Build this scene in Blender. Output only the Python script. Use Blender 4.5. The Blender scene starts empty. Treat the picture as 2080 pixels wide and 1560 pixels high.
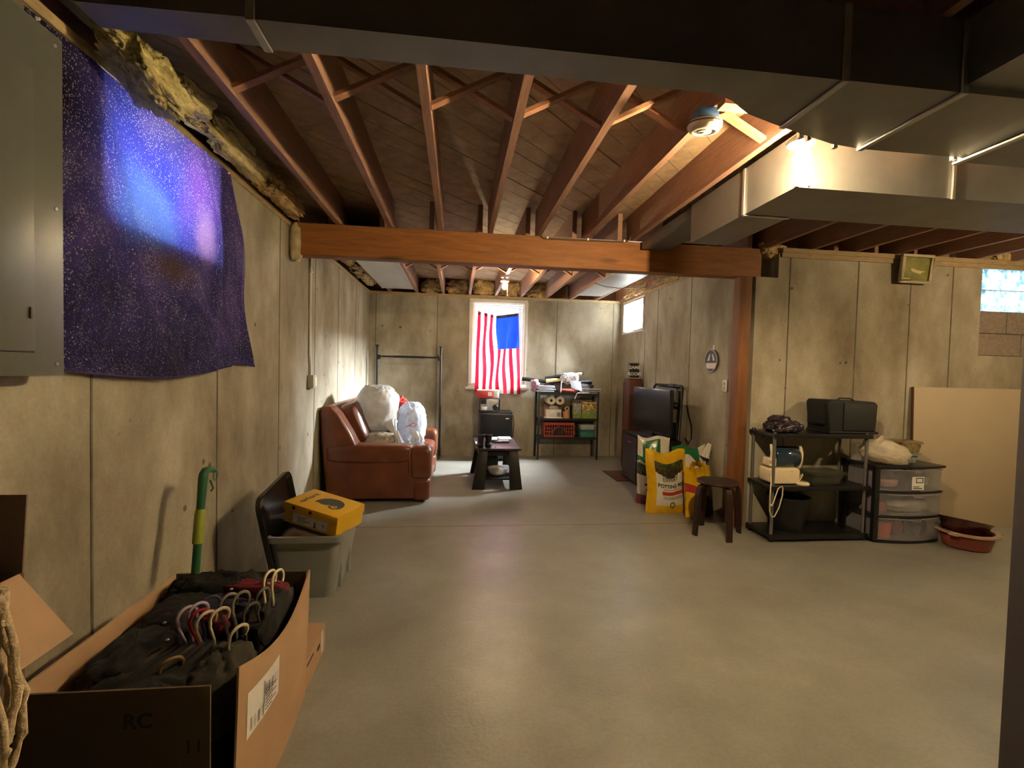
import bpy, bmesh, math, random
from mathutils import Vector, Matrix, noise
random.seed(7)
S = bpy.context.scene
C = S.collection
R = math.radians

# ------------------------------------------------------------------ camera, light, exposure
cam_d = bpy.data.cameras.new('camera')
cam_d.sensor_width = 36.0
cam_d.lens = 965.0 / 2080.0 * 36.0
cam_d.clip_start = 0.02
cam = bpy.data.objects.new('camera', cam_d)
cam.matrix_world = Matrix(((0.99318, -0.02128, -0.11463, 0.0),
                           (-0.11384, 0.03515, -0.99288, 0.0),
                           (0.02516, 0.99916, 0.03249, 1.38),
                           (0, 0, 0, 1)))
C.objects.link(cam)
S.camera = cam
S.view_settings.view_transform = 'Standard'
S.view_settings.look = 'None'
S.view_settings.exposure = 2.05
S.view_settings.gamma = 1.0
S.view_settings.use_curve_mapping = False

w = bpy.data.worlds.new('sky'); S.world = w; w.use_nodes = True
bg = w.node_tree.nodes['Background']
bg.inputs[0].default_value = (0.80, 0.90, 1.0, 1); bg.inputs[1].default_value = 1.6

def area(name, loc, direction, sx, sy, power, col):
    d = bpy.data.lights.new(name, 'AREA'); d.shape = 'RECTANGLE'; d.size = sx; d.size_y = sy
    d.energy = power; d.color = col
    o = bpy.data.objects.new(name, d); C.objects.link(o)
    o.location = loc; o.rotation_euler = Vector(direction).to_track_quat('-Z', 'Y').to_euler()
    return o
DAY = (0.86, 0.94, 1.0)
area('daylight_side_window', (5.1, 7.35, 4.0), (-2.5, -.45, -1.8), 1.9, 2.8, 7600, DAY)
area('daylight_back_window', (0.62, 7.69, 1.74), (0, -1, 0), 0.80, 1.34, 5.5, DAY)
area('daylight_left_window', (-1.59, 2.405, 2.19), (1, 0, 0), 0.86, 0.52, .42, (0.90, 0.95, 1.0))
area('daylight_block_window', (5.21, 4.19, 2.235), (0, -1, 0), 0.70, 0.42, .9, DAY)
BULB_A, BULB_B, BULB_C = 1080.0, 310.0, 640.0

# ------------------------------------------------------------------ helpers
class MB:
    def __init__(s): s.v = []; s.f = []; s.m = []; s.mi = 0
    def add(s, vs, fs):
        b = len(s.v); s.v += [tuple(p) for p in vs]
        for f in fs: s.f.append(tuple(b + i for i in f)); s.m.append(s.mi)
        return s
    def box(s, x0, x1, y0, y1, z0, z1, M=None):
        vs = [Vector((x, y, z)) for z in (z0, z1) for y in (y0, y1) for x in (x0, x1)]
        if M is not None: vs = [M @ p for p in vs]
        return s.add(vs, [(0, 2, 3, 1), (4, 5, 7, 6), (0, 1, 5, 4), (2, 6, 7, 3), (0, 4, 6, 2), (1, 3, 7, 5)])
    def bar(s, a, b, wd, th, up=(0, 0, 1)):
        a = Vector(a); b = Vector(b); d = (b - a).normalized(); u = Vector(up)
        sx = d.cross(u)
        if sx.length < 1e-4: sx = d.cross(Vector((1, 0, 0)))
        sx.normalize(); u = sx.cross(d).normalized()
        vs = [p + sx * (i * wd / 2) + u * (j * th / 2) for p in (a, b) for j in (-1, 1) for i in (-1, 1)]
        return s.add(vs, [(0, 2, 3, 1), (4, 5, 7, 6), (0, 1, 5, 4), (2, 6, 7, 3), (0, 4, 6, 2), (1, 3, 7, 5)])
    def cyl(s, a, b, r0, r1=None, n=14):
        return s.tube([a, b], [r0, r0 if r1 is None else r1], n)
    def tube(s, pts, r, n=8, closed=False):
        P = [Vector(p) for p in pts]; k = len(P)
        rr = r if isinstance(r, (list, tuple)) else [r] * k
        t0 = (P[1] - P[0]).normalized()
        nrm = t0.orthogonal().normalized(); vs = []
        for i in range(k):
            if closed: t = (P[(i + 1) % k] - P[i - 1])
            elif i == 0: t = P[1] - P[0]
            elif i == k - 1: t = P[-1] - P[-2]
            else: t = (P[i + 1] - P[i]).normalized() + (P[i] - P[i - 1]).normalized()
            if t.length < 1e-6: t = t0
            t.normalize(); nrm = nrm - t * nrm.dot(t)
            if nrm.length < 1e-5: nrm = t.orthogonal()
            nrm.normalize(); bn = t.cross(nrm)
            vs += [P[i] + (nrm * math.cos(2 * math.pi * j / n) + bn * math.sin(2 * math.pi * j / n)) * rr[i] for j in range(n)]
        fs = []
        for i in range(k if closed else k - 1):
            i2 = (i + 1) % k
            for j in range(n):
                j2 = (j + 1) % n
                fs.append((i * n + j, i * n + j2, i2 * n + j2, i2 * n + j))
        if not closed: fs += [tuple(range(n - 1, -1, -1)), tuple((k - 1) * n + j for j in range(n))]
        return s.add(vs, fs)
    def lathe(s, prof, n=24, M=None):
        M = M or Matrix(); vs = []; k = len(prof)
        for r, z in prof:
            vs += [M @ Vector((max(r, 1e-4) * math.cos(2 * math.pi * j / n), max(r, 1e-4) * math.sin(2 * math.pi * j / n), z)) for j in range(n)]
        fs = [(i * n + j, i * n + (j + 1) % n, (i + 1) * n + (j + 1) % n, (i + 1) * n + j) for i in range(k - 1) for j in range(n)]
        if prof[0][0] > 0 and prof[-1][0] > 0: fs += [((k - 1) * n + j, (k - 1) * n + (j + 1) % n, (j + 1) % n, j) for j in range(n)]
        return s.add(vs, fs)
    def prism(s, poly, a, b, axis='y', M=None):
        n = len(poly); vs = []
        for t in (a, b):
            for p, q in poly:
                v = Vector((p, t, q)) if axis == 'y' else Vector((t, p, q)) if axis == 'x' else Vector((p, q, t))
                vs.append(M @ v if M is not None else v)
        fs = [tuple(range(n)), tuple(range(2 * n - 1, n - 1, -1))]
        fs += [(i, n + i, n + (i + 1) % n, (i + 1) % n) for i in range(n)]
        return s.add(vs, fs)
    def grid(s, fn, nu, nv, closeu=False, mfn=None):
        ku = nu if closeu else nu + 1; b = len(s.v)
        s.v += [tuple(fn(i / nu, j / nv)) for j in range(nv + 1) for i in range(ku)]
        for j in range(nv):
            for i in range(nu):
                i2 = (i + 1) % ku
                s.f.append((b + j * ku + i, b + j * ku + i2, b + (j + 1) * ku + i2, b + (j + 1) * ku + i))
                s.m.append(mfn((i + .5) / nu, (j + .5) / nv) if mfn else s.mi)
        return s
    def soft(s, c, r, e=0.5, nu=28, nv=16, amp=0.0, freq=6.0, seed=0.0, M=None, floor=None):
        """superellipsoid cushion / bag with noise"""
        c = Vector(c); M = M or Matrix()
        def sp(a, p): return math.copysign(abs(a) ** p, a)
        def fn(u, v):
            th = 2 * math.pi * u; ph = math.pi * (v - .5)
            q = Vector((sp(math.cos(ph), e) * sp(math.cos(th), e), sp(math.cos(ph), e) * sp(math.sin(th), e), sp(math.sin(ph), e)))
            k = 1.0
            if amp:
                t = q * freq * .35 + Vector((seed, seed * 2.1, -seed))
                k += amp * (noise.noise(t) + .5 * (1 - 2 * abs(noise.noise(t * 2.3))))
            p = M @ Vector((q.x * r[0] * k, q.y * r[1] * k, q.z * r[2] * k)) + c
            if floor is not None and p.z < floor: p.z = floor
            return p
        return s.grid(fn, nu, nv, True)

def make_mesh(name, mb, mats, smooth=None, bevel=0.0, segs=2):
    me = bpy.data.meshes.new(name)
    me.from_pydata(mb.v, [], mb.f)
    mats = mats if isinstance(mats, (list, tuple)) else [mats]
    for m in mats: me.materials.append(m)
    if len(mats) > 1: me.polygons.foreach_set('material_index', mb.m)
    bm = bmesh.new(); bm.from_mesh(me)
    bmesh.ops.remove_doubles(bm, verts=bm.verts, dist=1e-5)
    bmesh.ops.recalc_face_normals(bm, faces=bm.faces)
    if bevel:
        ed = [e for e in bm.edges if len(e.link_faces) == 2 and e.calc_face_angle(0) > R(25)]
        bmesh.ops.bevel(bm, geom=ed, offset=bevel, segments=segs, affect='EDGES', profile=.6, clamp_overlap=True)
    bm.to_mesh(me); bm.free()
    if smooth is not None or bevel:
        me.polygons.foreach_set('use_smooth', [True] * len(me.polygons))
        me.set_sharp_from_angle(angle=R(smooth if smooth else 40))
    me.update()
    return me

def link(name, me, parent=None):
    o = bpy.data.objects.new(name, me); C.objects.link(o)
    if parent is not None:
        o.parent = parent
        if parent.get('_w') and parent.type == 'EMPTY': o.matrix_parent_inverse = parent.matrix_basis.inverted()
    return o
def part(name, mb, mats, parent=None, smooth=None, bevel=0.0, segs=2, label=None):
    o = link(name, make_mesh(name, mb, mats, smooth, bevel, segs), parent)
    if label: o['label'] = label
    return o
WORLDLY = []
def thing(name, label, cat, loc=(0, 0, 0), group=None, local=False, M=None):
    """an Empty at the thing's base; its parts are written in room coordinates unless local"""
    o = bpy.data.objects.new(name, None); C.objects.link(o); o.empty_display_size = .05
    if M is not None: o.matrix_basis = M
    else: o.location = loc
    if not local: o['_w'] = 1; WORLDLY.append(o)
    tag(o, label, cat, group)
    return o
def tag(o, label, cat, group=None):
    o['label'] = label; o['category'] = cat
    if group: o['group'] = group
    return o
def struct(name, mb, mats, parent=None, **k):
    o = part(name, mb, mats, parent, **k)
    if parent is None: o['kind'] = 'structure'
    return o
def copy_tree(o, parent=None):
    c = o.copy(); C.objects.link(c)
    if parent is not None: c.parent = parent
    for ch in o.children: copy_tree(ch, c)
    return c
def text_mb(body, size, M, warp=None, depth=0.0, bold=0.0, align='CENTER'):
    cu = bpy.data.curves.new('t', 'FONT'); cu.body = body; cu.size = size; cu.align_x = align; cu.align_y = 'CENTER'
    cu.offset = bold; cu.extrude = depth; cu.resolution_u = 3
    ob = bpy.data.objects.new('t', cu); C.objects.link(ob)
    dg = bpy.context.evaluated_depsgraph_get()
    me = bpy.data.meshes.new_from_object(ob.evaluated_get(dg))
    mb = MB(); vs = [Vector(v.co) for v in me.vertices]
    if warp: vs = [warp(v) for v in vs]
    mb.add([M @ v for v in vs], [tuple(p.vertices) for p in me.polygons])
    bpy.data.objects.remove(ob); bpy.data.curves.remove(cu); bpy.data.meshes.remove(me)
    return mb
def frame_M(o, x, y):
    x = Vector(x).normalized(); y = Vector(y); z = x.cross(y).normalized(); y = z.cross(x)
    return Matrix(((x.x, y.x, z.x, o[0]), (x.y, y.y, z.y, o[1]), (x.z, y.z, z.z, o[2]), (0, 0, 0, 1)))

# ------------------------------------------------------------------ materials
def nodes(name):
    m = bpy.data.materials.new(name); m.use_nodes = True
    nt = m.node_tree; b = nt.nodes['Principled BSDF']
    return m, nt, b
def N(nt, t, **k):
    n = nt.nodes.new(t)
    for a, v in k.items():
        if a.startswith('i_'):
            key = a[2:]; key = int(key) if key.isdigit() else key
            n.inputs[key].default_value = v
        else: setattr(n, a, v)
    return n
def ramp(nt, fac, stops):
    r = nt.nodes.new('ShaderNodeValToRGB'); cr = r.color_ramp
    while len(cr.elements) < len(stops): cr.elements.new(.5)
    for e, (p, c) in zip(cr.elements, stops):
        e.position = p; e.color = (c[0], c[1], c[2], 1) if not isinstance(c, (int, float)) else (c, c, c, 1)
    nt.links.new(fac, r.inputs[0]); return r.outputs[0]
def pm(name, col, rough=.6, metal=0.0, var=.12, scale=9.0, bump=0.0, stretch=(1, 1, 1), spec=.5, coat=0.0):
    m, nt, b = nodes(name); L = nt.links.new
    tc = N(nt, 'ShaderNodeTexCoord'); mp = N(nt, 'ShaderNodeMapping'); mp.inputs['Scale'].default_value = stretch
    L(tc.outputs['Object'], mp.inputs[0])
    nz = N(nt, 'ShaderNodeTexNoise', i_Scale=scale, i_Detail=5.0, i_Roughness=.6); L(mp.outputs[0], nz.inputs['Vector'])
    c0 = [max(0, c * (1 - var)) for c in col]; c1 = [min(1, c * (1 + var)) for c in col]
    L(ramp(nt, nz.outputs[0], [(.3, c0), (.7, c1)]), b.inputs['Base Color'])
    b.inputs['Roughness'].default_value = rough; b.inputs['Metallic'].default_value = metal
    b.inputs['Specular IOR Level'].default_value = spec; b.inputs['Coat Weight'].default_value = coat
    if bump:
        bp = N(nt, 'ShaderNodeBump', i_Strength=bump, i_Distance=.01); L(nz.outputs[0], bp.inputs['Height']); L(bp.outputs[0], b.inputs['Normal'])
    return m
def concrete(name, lo, mid, hi, streak=True, rough=.85, seed=0.0):
    m, nt, b = nodes(name); L = nt.links.new
    tc = N(nt, 'ShaderNodeTexCoord'); o = tc.outputs['Object']
    mp = N(nt, 'ShaderNodeMapping'); mp.inputs['Scale'].default_value = (1.3, 1.3, .75) if streak else (1, 1, 1); mp.inputs['Location'].default_value = (seed, seed, 0)
    L(o, mp.inputs[0])
    n1 = N(nt, 'ShaderNodeTexNoise', i_Scale=1.5, i_Detail=9.0, i_Roughness=.62, i_Distortion=.08); L(mp.outputs[0], n1.inputs['Vector'])
    c1 = ramp(nt, n1.outputs[0], [(.30, lo), (.50, mid), (.66, hi)])
    mp2 = N(nt, 'ShaderNodeMapping'); mp2.inputs['Scale'].default_value = (5, 5, .8) if streak else (3, 3, 3); L(o, mp2.inputs[0])
    n2 = N(nt, 'ShaderNodeTexNoise', i_Scale=1.0, i_Detail=4.0); L(mp2.outputs[0], n2.inputs['Vector'])
    c2 = ramp(nt, n2.outputs[0], [(.34, .88), (.5, 1.0), (.7, 1.05)])
    mx = N(nt, 'ShaderNodeMix', data_type='RGBA', blend_type='MULTIPLY', i_0=.75); L(c1, mx.inputs[6]); L(c2, mx.inputs[7])
    n3 = N(nt, 'ShaderNodeTexNoise', i_Scale=60.0, i_Detail=3.0); L(o, n3.inputs['Vector'])
    c3 = ramp(nt, n3.outputs[0], [(.3, .90), (.7, 1.06)])
    mx2 = N(nt, 'ShaderNodeMix', data_type='RGBA', blend_type='MULTIPLY', i_0=.8); L(mx.outputs[2], mx2.inputs[6]); L(c3, mx2.inputs[7])
    vo = N(nt, 'ShaderNodeTexVoronoi', i_Scale=5.5); L(o, vo.inputs['Vector'])
    n4 = N(nt, 'ShaderNodeTexNoise', i_Scale=1.7); L(o, n4.inputs['Vector'])
    hole = N(nt, 'ShaderNodeMath', operation='ADD'); L(vo.outputs['Distance'], hole.inputs[0])
    h2 = N(nt, 'ShaderNodeMath', operation='MULTIPLY', i_1=.25); L(n4.outputs[0], h2.inputs[0]); L(h2.outputs[0], hole.inputs[1])
    c4 = ramp(nt, hole.outputs[0], [(.165, .36), (.20, 1.0)])
    mx3 = N(nt, 'ShaderNodeMix', data_type='RGBA', blend_type='MULTIPLY', i_0=1.0 if streak else 0.0); L(mx2.outputs[2], mx3.inputs[6]); L(c4, mx3.inputs[7])
    L(mx3.outputs[2], b.inputs['Base Color'])
    bp = N(nt, 'ShaderNodeBump', i_Strength=.25, i_Distance=.006); L(n3.outputs[0], bp.inputs['Height']); L(bp.outputs[0], b.inputs['Normal'])
    b.inputs['Roughness'].default_value = rough
    return m, nt, b, n1
def wood(name, col, rough=.6, scale=6.0, axis=(1, 8, 8), var=.28, coat=0.0, spec=.3, knots=False):
    m, nt, b = nodes(name); L = nt.links.new
    tc = N(nt, 'ShaderNodeTexCoord'); mp = N(nt, 'ShaderNodeMapping'); mp.inputs['Scale'].default_value = axis
    L(tc.outputs['Object'], mp.inputs[0])
    n1 = N(nt, 'ShaderNodeTexNoise', i_Scale=scale, i_Detail=6.0, i_Roughness=.65, i_Distortion=.6); L(mp.outputs[0], n1.inputs['Vector'])
    c = ramp(nt, n1.outputs[0], [(.3, [x * (1 - var) for x in col]), (.52, col), (.72, [min(1, x * (1 + var)) for x in col])])
    if knots:
        vo = N(nt, 'ShaderNodeTexVoronoi', i_Scale=1.0); mk = N(nt, 'ShaderNodeMapping'); mk.inputs['Scale'].default_value = [max(1.2, a * .45) for a in axis]
        L(tc.outputs['Object'], mk.inputs[0]); L(mk.outputs[0], vo.inputs['Vector'])
        kk = ramp(nt, vo.outputs['Distance'], [(.07, .35), (.17, 1.0)])
        mx = N(nt, 'ShaderNodeMix', data_type='RGBA', blend_type='MULTIPLY', i_0=1.0); L(c, mx.inputs[6]); L(kk, mx.inputs[7]); c = mx.outputs[2]
    L(c, b.inputs['Base Color']); b.inputs['Roughness'].default_value = rough; b.inputs['Coat Weight'].default_value = coat
    b.inputs['Specular IOR Level'].default_value = spec
    return m
def sheer(name, col, rough=.3, clear=.3, trans=.4, var=.05):
    """plastic film / translucent fabric: diffuse + translucent + part clear"""
    m, nt, b = nodes(name); L = nt.links.new
    tc = N(nt, 'ShaderNodeTexCoord'); nz = N(nt, 'ShaderNodeTexNoise', i_Scale=14.0, i_Detail=4.0); L(tc.outputs['Object'], nz.inputs['Vector'])
    c = ramp(nt, nz.outputs[0], [(.3, [x * (1 - var) for x in col]), (.7, [min(1, x * (1 + var)) for x in col])])
    L(c, b.inputs['Base Color']); b.inputs['Roughness'].default_value = rough
    tr = N(nt, 'ShaderNodeBsdfTranslucent'); L(c, tr.inputs[0])
    m1 = N(nt, 'ShaderNodeMixShader', i_0=trans); L(b.outputs[0], m1.inputs[1]); L(tr.outputs[0], m1.inputs[2])
    tp = N(nt, 'ShaderNodeBsdfTransparent')
    m2 = N(nt, 'ShaderNodeMixShader', i_0=clear); L(m1.outputs[0], m2.inputs[1]); L(tp.outputs[0], m2.inputs[2])
    L(m2.outputs[0], nt.nodes['Material Output'].inputs[0])
    return m
def glow(name, col, strength):
    m, nt, b = nodes(name)
    b.inputs['Base Color'].default_value = (*col, 1); b.inputs['Emission Color'].default_value = (*col, 1); b.inputs['Emission Strength'].default_value = strength
    return m

M_wall, *_ = concrete('concrete_wall', (.17, .135, .085), (.31, .27, .195), (.43, .395, .31))
M_seam = pm('concrete_seam', (.12, .10, .07), .9, var=.4, scale=20, stretch=(1, 1, .3))
M_floor, _nt, _b, _n1 = concrete('concrete_floor', (.205, .195, .165), (.25, .24, .205), (.30, .29, .255), streak=False, rough=.38, seed=3.1)
_nr = ramp(_nt, _n1.outputs[0], [(.25, .27), (.75, .37)]); _nt.links.new(_nr, _b.inputs['Roughness'])
M_cmu = pm('block_infill', (.24, .19, .15), .9, var=.2, scale=30, bump=.3)
M_joist = wood('joist_lumber', (.30, .165, .11), .7, axis=(12, 1, 12))
M_brace = wood('bridging_lumber', (.34, .17, .095), .7, axis=(2, 8, 8))
M_board = wood('subfloor_board', (.38, .26, .155), .75, scale=3, axis=(3, 3, 3), knots=False)
M_beam = wood('beam_lumber', (.27, .105, .026), .55, axis=(1, 9, 9), scale=3, knots=True)
M_post = wood('post_lumber', (.19, .075, .025), .55, axis=(9, 9, 1), scale=3)
M_sill = wood('sill_lumber', (.36, .26, .14), .7, axis=(2, 2, 9))
M_duct = pm('galvanised_steel', (.27, .265, .245), .46, metal=.85, var=.12, scale=5, bump=.05)
M_ductlip = pm('steel_lip', (.55, .55, .53), .35, metal=.9)
M_blacksteel = pm('black_powder_coat', (.006, .006, .0065), .45, var=.2)
M_white = pm('white_vinyl', (.75, .75, .73), .4, var=.04)
M_trimw = pm('white_trim_paint', (.60, .57, .52), .5, var=.06)
M_cream = pm('cream_plastic', (.72, .60, .40), .4, var=.05)
M_ceramic = pm('porcelain', (.70, .64, .50), .25, var=.04)
M_black = pm('black_plastic', (.006, .006, .007), .40, var=.2)
M_dark = pm('dark_void', (.02, .018, .016), .8)
M_insul = pm('fibreglass', (.52, .45, .20), .95, var=.35, scale=34, bump=.9, stretch=(1, .4, 1.6))
M_insulb = pm('kraft_fibreglass', (.42, .29, .13), .95, var=.5, scale=14, bump=.9)
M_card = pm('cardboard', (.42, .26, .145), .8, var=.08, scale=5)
M_carddk = pm('brown_and_shaded_kraft', (.115, .080, .048), .85, var=.1, scale=4)  # darker cardboard: shade of the open boxes put into colour; also plain brown parts
M_paper = pm('white_paper', (.70, .68, .66), .7, var=.05)
M_ink = pm('ink', (.015, .015, .018), .6)
M_glassp = sheer('window_pane', (.9, .95, 1.0), rough=.03, clear=.93, trans=0)

# ------------------------------------------------------------------ the shell
LX, BY, RX, FY, WT = -1.35, 7.45, 2.60, 3.95, 2.465
struct('floor', MB().box(-1.6, 5.85, -1.85, 7.7, -.12, 0), M_floor)
struct('wall_left', MB().box(-1.6, LX, -1.85, 1.98, 0, WT).box(-1.6, LX, 2.83, 7.7, 0, WT).box(-1.6, LX, 1.98, 2.83, 0, 1.93), M_wall)
struct('wall_back', MB().box(LX, .215, BY, 7.7, 0, WT).box(1.03, 2.85, BY, 7.7, 0, WT).box(.215, 1.03, BY, 7.7, 0, 1.075).box(.215, 1.03, BY, 7.7, 2.41, WT), M_wall)
struct('wall_right', MB().box(RX, 2.85, 4.2, 6.46, 0, WT).box(RX, 2.85, 7.31, BY, 0, WT).box(RX, 2.85, 6.46, 7.31, 0, 1.96), M_wall)
wfar = struct('wall_far', MB().box(RX, 2.81, FY, 4.2, 0, 2.245).box(2.81, 4.86, FY, 4.2, 0, WT).box(5.56, 5.85, FY, 4.2, 0, WT).box(4.86, 5.56, FY, 4.2, 0, 1.613), M_wall)
struct('wall_rear', MB().box(LX, 5.6, -1.85, -1.6, 0, WT), M_wall)
struct('wall_side', MB().box(5.6, 5.85, -1.6, FY, 0, WT), M_wall)
M_part = pm('grey_partition_paint', (.115, .10, .105), .6, var=.05)
struct('wall_partition', MB().box(1.487, 1.60, -1.6, 1.10, 0, 2.28), M_part, bevel=.004)
# concrete form seams: thin ridges standing a few millimetres proud
wl = bpy.data.objects['wall_left']; wb = bpy.data.objects['wall_back']; wr = bpy.data.objects['wall_right']
def seam_x(par, x, sgn, ys, z0=0.0, z1=WT):
    for i, y in enumerate(ys):
        part('form_seam', MB().prism([(y - .006, z0), (y + .006, z0), (y + .004 + .004 * math.sin(i * 3), z1), (y - .005, z1)], x - .02, x + .0025 * sgn if sgn > 0 else x + .02, 'x') if sgn > 0 else
             MB().prism([(y - .006, z0), (y + .006, z0), (y + .005, z1), (y - .005, z1)], x - .0025, x + .02, 'x'), M_seam, par)
seam_x(wl, LX, 1, [.985, 3.796, 4.70, 5.58, 6.49]); seam_x(wl, LX, 1, [1.929, 2.861], 0, 1.93)
seam_x(wr, RX, -1, [5.113, 6.01]); seam_x(wr, RX, -1, [6.426], 0, 1.94)
for par, y, xs in ((wb, BY, [-1.25, -.323, 1.557, 2.478]), (wfar, FY, [2.924, 3.59, 4.123, 4.556])):
    for i, x in enumerate(xs):
        part('form_seam', MB().box(x - .005, x + .005, y - .0025, y + .02, 0, WT if x > 2.85 or par is wb else 2.2), M_seam, par)
# darker block infill under the glass block window
for r_ in range(2):
    z0 = 1.613 + r_ * .21; xs = [4.86, 5.16, 5.56] if r_ else [4.86, 5.33, 5.56]
    for a, b in zip(xs, xs[1:]):
        part('infill_block', MB().box(a + .004, b - .004, FY + .006, 4.2, z0 + .004, z0 + .206), M_cmu, wfar, bevel=.003, segs=1)
part('mortar', MB().box(4.86, 5.56, FY + .014, 4.18, 1.613, 2.033), M_seam, wfar)

part('control_joint', MB().box(-1.3, 2.55, 4.105, 4.111, -.01, .0008), M_seam, bpy.data.objects['floor'])

# ceiling: slab, diagonal board subfloor, joists, bridging
ZJ, ZT = 2.505, 2.74
ceil = struct('ceiling', MB().box(-1.6, 5.85, -1.85, 4.2, 2.768, 2.85).box(-1.6, 2.85, 4.2, 7.7, 2.768, 2.85), M_dark)
def clip(poly, f):
    out = []
    for i, a in enumerate(poly):
        b = poly[(i + 1) % len(poly)]; fa, fb = f(a), f(b)
        if fa >= 0: out.append(a)
        if (fa >= 0) != (fb >= 0):
            t = fa / (fa - fb); out.append((a[0] + (b[0] - a[0]) * t, a[1] + (b[1] - a[1]) * t))
    return out
BW = .146
def boards(x0, x1, y0, y1, off=0.0):
    lo, hi = (y0 - x1), (y1 - x0); k = math.floor(lo / (BW * 2 ** .5)); st = BW * 2 ** .5; g = .0045 * 2 ** .5
    while k * st < hi:
        a, b = k * st + off + g / 2, (k + 1) * st + off - g / 2
        pl = [(x0, y0), (x1, y0), (x1, y1), (x0, y1)]
        pl = clip(pl, lambda p: (p[1] - p[0]) - a)
        if len(pl) > 2: pl = clip(pl, lambda p: b - (p[1] - p[0]))
        if len(pl) > 2:
            dz = random.uniform(0, .004)
            part('subfloor_board', MB().prism(pl, ZT + dz, ZT + .022, 'z'), M_board, ceil)
        k += 1
boards(-1.54, 4.2, .6, 4.16); boards(-1.54, 2.80, 4.165, 7.64, .04)
jm = make_mesh('joist', MB().box(0, .038, -1.55, 4.10, ZJ, ZT), M_joist)
JX = [-1.0 + .41 * k for k in range(16)]
for x in JX:
    o = link('joist', jm, ceil); o.location.x = x
jb = make_mesh('joist', MB().box(0, .038, 4.02, 7.60, ZJ, ZT), M_joist)
JB = [-1.06 + .402 * k for k in range(10)]
for x in JB:
    o = link('joist', jb, ceil); o.location.x = x
def strut(x0, x1, y):
    for s in (0, 1):
        a, b = (Vector((x0, y, ZJ + .02)), Vector((x1, y, ZT - .02))) if s == 0 else (Vector((x1, y + .045, ZJ + .02)), Vector((x0, y + .045, ZT - .02)))
        part('bridging_strut', MB().bar(a, b, .042, .018, up=(0, 1, 0)) if False else MB().bar(a, b, .042, .018), M_brace, ceil)
bm_ = make_mesh('added_light_block', MB().box(.001, .371, 1.40, 1.438, ZJ + .002, ZT - .004), M_joist)  # unseen boards added to stop bulb light leaking over the trunk duct
for i in range(3, 11):
    o = link('added_light_block', bm_, ceil); o.location.x = JX[i] + .038
for i in range(0, 9): strut(JX[i] + .038, JX[i + 1], 2.16)
for i in range(0, 8): strut(JB[i] + .038, JB[i + 1], 5.62)
for nm, bx in (('a', (-1.6, -1.562, -1.85, 7.7)), ('b', (-1.562, 2.85, 7.662, 7.7)), ('c', (2.812, 2.85, 4.2, 7.662)), ('d', (2.85, 5.85, 4.162, 4.2)), ('e', (-1.562, 5.85, -1.85, -1.812)), ('f', (5.812, 5.85, -1.812, 4.162))):
    part('rim_board', MB().box(*bx, WT, 2.768), M_joist, ceil)
# sill plates on the wall tops
struct('trim_1', MB().box(-1.50, -1.340, -1.6, 7.45, WT, ZJ), M_sill)
struct('trim_2', MB().box(-1.34, 2.60, 7.435, 7.59, WT, ZJ), M_sill)
struct('trim_3', MB().box(2.59, 2.74, 4.2, 7.435, WT, ZJ), M_sill)
struct('trim_4', MB().box(2.83, 5.60, 3.925, 4.09, WT, ZJ).box(2.83, 5.60, 3.935, 3.95, 2.425, WT), M_sill)

# ---- windows
def rect_frame(mb, u0, u1, z0, z1, t, a, b, axis):
    for (p, q, r_, s_) in ((u0, u1, z0, z0 + t), (u0, u1, z1 - t, z1), (u0, u0 + t, z0 + t, z1 - t), (u1 - t, u1, z0 + t, z1 - t)):
        if axis == 'x': mb.box(a, b, p, q, r_, s_)
        else: mb.box(p, q, a, b, r_, s_)
    return mb
w1 = struct('window_1', rect_frame(MB(), 1.98, 2.83, 1.93, 2.465, .045, -1.56, -1.50, 'x'), M_white, bevel=.004)
part('pane', MB().box(-1.535, -1.53, 2.02, 2.79, 1.97, 2.425), M_glassp, w1)
part('mullion', MB().box(-1.56, -1.51, 2.385, 2.425, 1.975, 2.42), M_white, w1)
w2 = struct('window_2', rect_frame(MB(), .215, 1.03, 1.075, 2.41, .03, 7.46, 7.66, 'y'), M_white)
part('casing', rect_frame(MB(), .165, 1.08, 1.075, 2.455, .055, 7.425, 7.46, 'y'), M_trimw, w2, bevel=.006)
part('window_sill', MB().box(.125, 1.12, 7.385, 7.47, 1.045, 1.08), M_trimw, w2, bevel=.006)
part('sash', rect_frame(MB(), .245, 1.0, 1.105, 2.38, .05, 7.58, 7.62, 'y').box(.295, .95, 7.58, 7.62, 1.72, 1.76), M_white, w2, bevel=.005)
part('pane', MB().box(.29, .955, 7.598, 7.602, 1.15, 1.725), M_glassp, w2)
part('pane', MB().box(.29, .955, 7.598, 7.602, 1.755, 2.335), M_glassp, w2)
w3 = struct('window_3', rect_frame(MB(), 6.46, 7.31, 1.96, 2.465, .04, 2.585, 2.74, 'x'), M_white, bevel=.004)
for y0, y1, x in ((6.87, 7.26, 2.655), (6.51, 6.91, 2.695)):
    sh = part('sash', rect_frame(MB(), y0, y1, 2.005, 2.42, .035, x, x + .03, 'x'), M_white, w3, bevel=.004)
    part('pane', MB().box(x + .013, x + .017, y0 + .03, y1 - .03, 2.035, 2.39), M_glassp, sh)
part('latch', MB().box(2.64, 2.655, 6.875, 6.90, 2.17, 2.23), M_white, w3, bevel=.003)
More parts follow.
